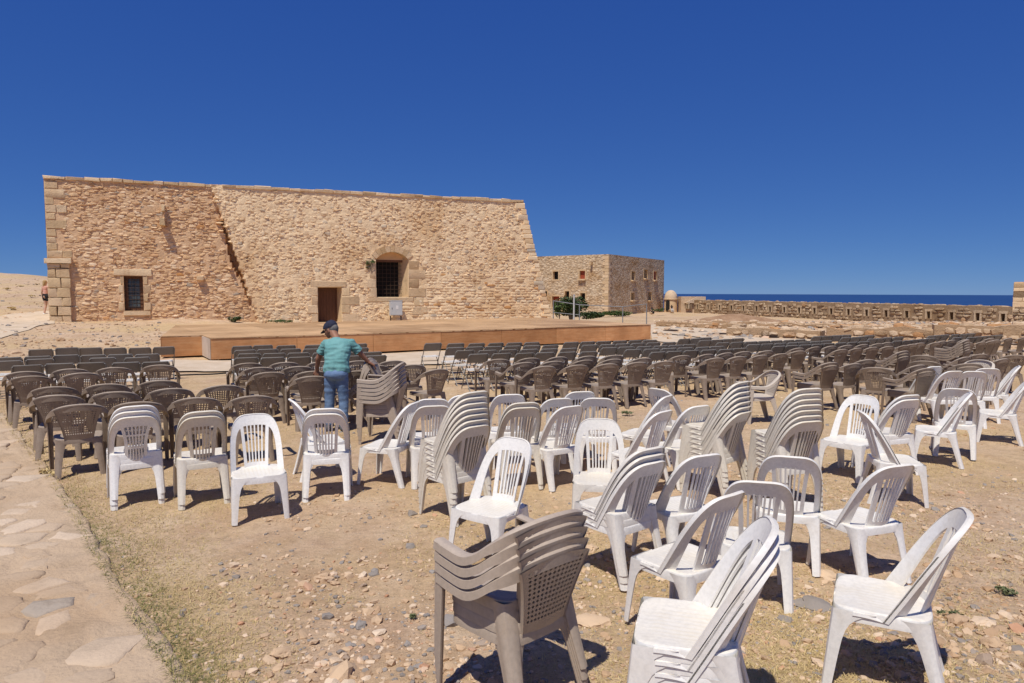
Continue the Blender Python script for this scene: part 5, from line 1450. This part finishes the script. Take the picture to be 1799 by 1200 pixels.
# railing behind the stage
RP = [((972, 569), 655+0), ((1018, 571), 0), ((1094, 573), 0), ((1136, 576), 0)]
rail = None; pts_ = []
for (u, v) in ((972, 569), (1018, 570), (1094, 572), (1136, 574)):
    p = on_z(u, v, .05); pts_.append(Vector((p.x, p.y, 0)))
tops_ = [at_depth(u, v, p.y) for (u, v), p in zip(((972, 528), (1018, 535), (1094, 538.5), (1136, 533.5)), pts_)]
rail = thing('pipe_railing', 'grey pipe railing on posts behind the right end of the stage', 'railing', pts_[1])
for p, t_ in zip(pts_, tops_): mb = MB(); mb.tube([p-pts_[1]-ZU*.2, t_-pts_[1]], .032, 8); mb.obj('post', GALV, rail)
for p, q_ in zip(tops_, tops_[1:]): mb = MB(); mb.tube([p-pts_[1]-ZU*.02, q_-pts_[1]-ZU*.02], .026, 8); mb.obj('rail', GALV, rail)
mb = MB(); mid_ = [(t_-p)*.5+p for p, t_ in zip(pts_, tops_)]
for p, q_ in list(zip(mid_, mid_[1:]))[:1]: mb = MB(); mb.tube([p-pts_[1], q_-pts_[1]], .022, 8); mb.obj('rail', GALV, rail)
p = on_z(1008, 570, .05); t_ = at_depth(1008, 518, p.y)
po = thing('metal_post', 'tall pale metal post standing above the pipe railing', 'post', (p.x, p.y, 0)); mb = MB(); mb.tube([(0,0,-.3), (0,0,t_.z)], .05, 10); mb.obj('pole', BOXG, po); mb = MB(); mb.tube([(0,0,t_.z), (0,0,t_.z+.03)], .06, 10); mb.obj('cap', BOXG, po)
# floor grates on the court
for i, (u, v, lab) in enumerate(((1181, 582.3, 'round dark floor grate in the court, nearest the stage corner'), (1267, 588, 'round dark floor grate in the court, middle of three'), (1352, 594, 'round dark floor grate in the court, rightmost of three'))):
    p = on_z(u, v, 0); o = thing('floor_grate', lab, 'floor grate', (p.x, p.y, gz(p.x, p.y)+.045), 0, 'round floor grates in the court'); r_ = .48
    mb = MB(); n3 = 28; ring = [[mb.vert((rr_*math.cos(2*math.pi*k/n3), rr_*math.sin(2*math.pi*k/n3), z)) for k in range(n3)] for rr_, z in ((r_, -.03), (r_, .03), (r_-.06, .035), (r_-.06, -.0))]
    for a, b_ in zip(ring, ring[1:]):
        for k in range(n3): mb.face((a[k], a[(k+1)%n3], b_[(k+1)%n3], b_[k]))
    mb.obj('rim', IRON, o)
    mb = MB(); c = mb.vert((0,0,.004)); rg = [mb.vert(((r_-.05)*math.cos(2*math.pi*k/n3), (r_-.05)*math.sin(2*math.pi*k/n3), .004)) for k in range(n3)]
    for k in range(n3): mb.face((c, rg[k], rg[(k+1)%n3]))
    mb.obj('pit', DARK, o)
    for j in range(7):
        x = -.36+.12*j; l = math.sqrt(max(.01, (r_-.06)**2-x*x)); mb = MB(); mb.box((x, 0, .022), .018, l, .01); mb.obj('bar', IRON, o)
# wooden post
p = on_z(1433, 597.5, 0); o = thing('wooden_post', 'short weathered wooden post behind the folding chairs', 'post', (p.x, p.y, 0)); hh = at_depth(1433, 582, p.y).z
mb = MB(); mb.tube([(0,0,-.1), (.01,0,hh*.5), (.0,.01,hh)], [.09, .085, .075], 9); mb.obj('stake', TRUNK, o); mb = MB(); mb.tube([(0,.01,hh), (0,.01,hh+.03)], [.07, .03], 9); mb.obj('top', TRUNK, o)
# cables on the ground
def cable(name, label, px, r_=.018):
    P_ = [on_z(u, v, .04) for u, v in px]; P_ = [Vector((p.x, p.y, gz(p.x, p.y)+.045+r_)) for p in P_]
    mb = MB(); mb.tube(catmull(P_, 8), r_, 6); tag(mb.obj(name, RUBBER, None), label, 'cable')
cable('cable', 'black cable lying along the strip between the two left blocks', ((304, 661), (340, 659.5), (372, 658), (413, 656), (470, 655)))
cable('cable', 'thin dark cable snaking over the court right of the stage', ((1146, 586), (1180, 588), (1215, 592), (1250, 597)), .02)

# ------------------------------------------------------------------ plants
def leaves(n, rad3, size, rng, hollow=.35, base=0):
    mb = MB(); mb.tint = .75
    cl = [Vector((rng.gauss(0, .45), rng.gauss(0, .45), rng.gauss(0, .4))) for _ in range(max(4, n//60))]
    for i in range(n):
        c = rng.choice(cl); d = Vector((rng.gauss(0, .22), rng.gauss(0, .22), rng.gauss(0, .2))); p = c+d
        if p.length > 1: p = p.normalized()*rng.uniform(.8, 1)
        p = Vector((p.x*rad3[0], p.y*rad3[1], max(.02, rad3[2]*(1+p.z)*.98+base)))
        s = size*rng.uniform(.6, 1.3); q_ = Euler((rng.uniform(-1, 1), rng.uniform(-1, 1), rng.uniform(0, 6.3))).to_matrix()
        mb.add([p+q_@Vector(v) for v in ((-s*.4, 0, 0), (0, -s, .1*s), (s*.4, 0, 0), (0, s, -.1*s))], [(0,1,2,3)])
    return mb
def bush(name, label, cat, p, rad3, n, size, m, seed, stems=5):
    rng = random.Random(seed); o = thing(name, label, cat, p)
    lf = leaves(n, rad3, size, rng); lf.obj('foliage', m, o, None)
    mb = MB()
    for i in range(stems):
        a = rng.uniform(0, 6.3); mb.tube([(0,0,-.05), (rad3[0]*.3*math.cos(a), rad3[1]*.3*math.sin(a), rad3[2]*.8), (rad3[0]*.6*math.cos(a), rad3[1]*.6*math.sin(a), rad3[2]*1.4)], [size*.25, size*.18, size*.06], 5)
    mb.obj('stem', TRUNK, o); return o
def wall_foot(u, out=.5): s = wall_st(u, 560)[0]; p = WO+mpw(s, 0, out); return Vector((p.x, p.y, gz(p.x, p.y)))
q_ = wall_foot(412, .6); bush('shrub', 'small dark green shrub at the foot of the fort wall behind the stage', 'shrub', Vector((q_.x, q_.y, at_depth(412, 566, q_.y).z)), (.32, .25, .22), 420, .06, LEAF_D, 3)
q_ = wall_foot(488, .6); bush('weed', 'low green weeds along the fort wall left of the doorway', 'weeds', Vector((q_.x, q_.y, at_depth(488, 567, q_.y).z)), (.85, .2, .10), 500, .05, LEAF, 4)
s_, z_ = wall_st(650, 466); bush('weed', 'yellowish plant growing from the fort wall beside the arched window', 'plant', WO+mpw(s_, z_-.25, .2), (.30, .16, .30), 260, .05, LEAF, 5, 4)
# fig tree by the far house
tp = at_depth(1003, 556, 60.); rng = random.Random(9)
tr = thing('fig_tree', 'bushy green fig tree in front of the far stone house', 'tree', (tp.x, tp.y, tp.z))
mb = MB()
for i in range(6):
    a = i*1.05; mb.tube([(0,0,-.5), (.25*math.cos(a), .2*math.sin(a), .5), (.9*math.cos(a), .6*math.sin(a), 1.4)], [.10, .08, .03], 6)
mb.obj('trunk', TRUNK, tr)
lf = leaves(2600, (1.55, 1.0, .98), .14, rng); lf.obj('crown', LEAF_D, tr, None)
tp2 = at_depth(1030, 560, 62.); bush('shrub', 'sprawling dark shrub sloping down beside the fig tree', 'shrub', tp2, (1.7, .8, .36), 1500, .12, LEAF_D, 12)
tp2 = at_depth(983, 560, 58.); bush('shrub', 'tall thin shrub left of the fig tree', 'shrub', tp2, (.5, .5, .95), 700, .12, LEAF, 13)
tp2 = at_depth(1085, 555, 90.); bush('shrub', 'yellow green grass clump at the corner of the far house', 'grass clump', tp2, (2.2, .8, .35), 900, .16, LEAF, 14)
tp2 = at_depth(1158, 548, 92.); bush('shrub', 'low green plants at the foot of the far house right side', 'shrub', tp2, (1.0, .6, .25), 400, .12, LEAF, 15)
for i, (u, v, r_) in enumerate(((12, 510, .4), (38, 505, .25), (55, 522, .3), (20, 545, .3), (66, 500, .2))):
    p = on_terrain(u, v); bush('scrub', 'dry grey brown scrub tuft on the left hillside, %s' % ('highest on the far left', 'above the middle of the slope', 'nearest the walking woman', 'lowest beside the pale path', 'on the ridge by the fort corner')[i], 'scrub', p, (r_, r_, r_*.35), 150, .06, GRASS, 60+i, 4)
# weeds in the field
for i, (u, v, r_, lab) in enumerate(((1103, 731, .16, 'small grey green weed in open ground right of the central chairs'), (1762, 1045, .11, 'green weed in the dirt at the right edge'), (1668, 1096, .10, 'green weed beside the leg of the bottom right chair'), (1255, 1180, .12, 'green grass tuft below the front stack of white chairs'), (88, 836, .16, 'dry grey weed at the edge of the stone path by the first armchair'), (735, 1086, .07, 'small green weed among stones left of the brown stack'))):
    p = on_z(u, v, 0); bush('weed', lab, 'weed', (p.x, p.y, gz(p.x, p.y)), (r_*.8, r_*.55, r_*.28), 120, r_*.15, WEEDL if i != 4 else GRASS, 30+i, 3)

# ------------------------------------------------------------------ rocks, gravel, grass
ROCKS = [(497, 1150, .085, 'rounded orange stone at the bottom left of the field'), (541, 929, .06, 'flat tan stone in front of the chair facing us'), (568, 1018, .09, 'brown fist-sized rock in the middle of the stony patch'), (614, 1086, .05, 'pale rock at the left of the foreground stones'), (633, 1098, .06, 'grey rock beside the pale one in the foreground'), (541, 1060, .06, 'square tan rock below the grass patch'), (588, 1026, .05, 'small pale rock next to the brown fist-sized rock'), (1590, 1110, .12, 'flat brown rock behind the bottom right chair'), (1680, 1108, .10, 'tan rock at the right edge of the shadow'), (1726, 1110, .10, 'pale flat rock near the right edge'), (1310, 880, .05, 'small rock behind the white chairs'), (1432, 1072, .17, 'large flat grey slab sunk in the grass between the front chairs'), (1035, 1098, .16, 'flat tan slab by the rear legs of the brown stack'), (1447, 1008, .13, 'flat sandy stone at the foot of a white chair'), (1262, 967, .10, 'tan rock between the legs of the white chairs'), (1745, 1170, .09, 'brown rock in the bottom right corner'), (1040, 965, .085, 'round tan rock right of the brown stack'), (733, 923, .05, 'pale stone in the dry grass left of the tall stack'), (1660, 1010, .07, 'tan rock right of the lone white chair')]
for i, (u, v, s, lab) in enumerate(ROCKS):
    s *= .62
    p = on_z(u, v, 0); b_ = bmesh.new(); bmesh.ops.create_icosphere(b_, subdivisions=3, radius=1)
    fl = .32 if ('flat' in lab) else .62; sd = i*3.7; an = R.uniform(0, 3)
    for v_ in b_.verts:
        n0 = noise.noise((v_.co.x*1.1+sd, v_.co.y*1.1, v_.co.z*1.1))*.42+noise.noise((v_.co.x*2.6+sd, v_.co.y*2.6, v_.co.z*2.6))*.26+noise.noise((v_.co.x*6+sd, v_.co.y*6, v_.co.z*6))*.10
        v_.co *= (1+n0); v_.co = Vector((v_.co.x*s*1.2, v_.co.y*s*.85, v_.co.z*s*fl))
    me = bpy.data.meshes.new('rock'); b_.to_mesh(me); b_.free(); me.materials.append(PEB)
    at = me.attributes.new('tint', 'FLOAT', 'FACE'); at.data.foreach_set('value', [(.1 if 'grey' in lab else R.uniform(.3, .9))]*len(me.polygons))
    me.polygons.foreach_set('use_smooth', [True]*len(me.polygons)); me.set_sharp_from_angle(angle=rad(35))
    o = link('rock', me, None, (p.x, p.y, gz(p.x, p.y)+s*fl*.35)); o.rotation_euler = (0, 0, an); tag(o, lab, 'rock')
def on_path(x, y): return x < edge_x(y)+.0 if y < 15.4 else False
HEAPS = [(on_z(u, v, 0), k_) for u, v, k_ in ((640, 1175, .85), (575, 1025, .5), (700, 1120, .6), (1700, 1090, .5), (1640, 1150, .6), (1270, 980, .45))]
mb = MB(); rr = random.Random(11); cnt = 0
def stony(x, y): return noise.noise((x*.55+3, y*.55, 2.))*.8+noise.noise((x*1.7, y*1.7, 6.))*.4
while cnt < 27000:
    y = 2.2+rr.random()**1.7*13; x = rr.uniform(-.80, 1.05)*(y+1)
    if on_path(x, y): continue
    d = stony(x, y)+.24*(x > .8)+.30*(y < 5.2)-.12*(x < -2.2)
    hp = max(k_*math.exp(-((x-p_.x)**2+(y-p_.y)**2)/(.55*.55)) for p_, k_ in HEAPS); d += hp
    if d < rr.uniform(-.2, .62): continue
    s = min(.042, .0045+rr.expovariate(1/.0058))*(1+1.1*hp if hp > .1 else 1.2 if d > .35 else 1)
    pebble(mb, x, y, gz(x, y), s, rr, rr.random()); cnt += 1
tag(mb.obj('gravel', PEB, None, 28), 'loose gravel and small stones on the dirt', None, None, 'stuff')
mb = MB(); cnt = 0; rr = random.Random(12)
def grassy(x, y):
    e = x-edge_x(y) if y < 15 else 9
    g_ = noise.noise((x*.45+9, y*.45, 7.))*.9+noise.noise((x*1.9, y*1.9, 1.))*.35
    g_ += .75*math.exp(-(e/.5)**2)+.35*math.exp(-(e/1.5)**2)
    if 1. < x < 4 and 4 < y < 8: g_ += .12
    return g_, e
tries = 0
while cnt < 165000 and tries < 1200000:
    tries += 1
    y = 2.3+rr.random()**1.9*11.5; x = rr.uniform(-.80, 1.0)*(y+.6)
    if x < -3 and y > 3 and rr.random() < .0: continue
    g_, e = grassy(x, y)
    if e < -.10 or (e < .03 and rr.random() < .6+e*4): continue
    if g_ < rr.uniform(-.12, .55): continue
    l = rr.uniform(.015, .048)*(1.35 if e < .3 else 1); a = rr.uniform(0, 6.3); el = rr.uniform(.0, .45) if rr.random() < .8 else rr.uniform(.3, 1.1); w_ = rr.uniform(.0008, .0019)*(1+y*.07)
    dx, dy = math.cos(a), math.sin(a); z = gz(x, y) if e > .03 else .045
    q1 = (x+dx*l*math.cos(el)*.6, y+dy*l*math.cos(el)*.6, z+l*math.sin(el)*.75); q2 = (x+dx*l*1.2, y+dy*l*1.2, z+max(.002, l*math.sin(el)*.6))
    gr = .42*math.exp(-(e/.30)**2)*(.5+noise.noise((x*1.3, y*1.3, 11)))+.22*max(0, noise.noise((x*.8, y*.8, 4)))+.42*math.exp(-(e/.33)**2)*(1-sst(5.5, 8, y))
    mb.add([(x-dy*w_, y+dx*w_, z-.002), (x+dy*w_, y-dx*w_, z-.002), (q1[0]+dy*w_*.7, q1[1]-dx*w_*.7, q1[2]), (q1[0]-dy*w_*.7, q1[1]+dx*w_*.7, q1[2]), q2], [(0,1,2,3), (3,2,4)], min(1, max(0, rr.uniform(.45, 1)-gr*rr.uniform(.3, 1.3)))); cnt += 1
tag(mb.obj('dry_grass', GRASS, None, None), 'patches of dry straw coloured grass on the field', None, None, 'stuff')
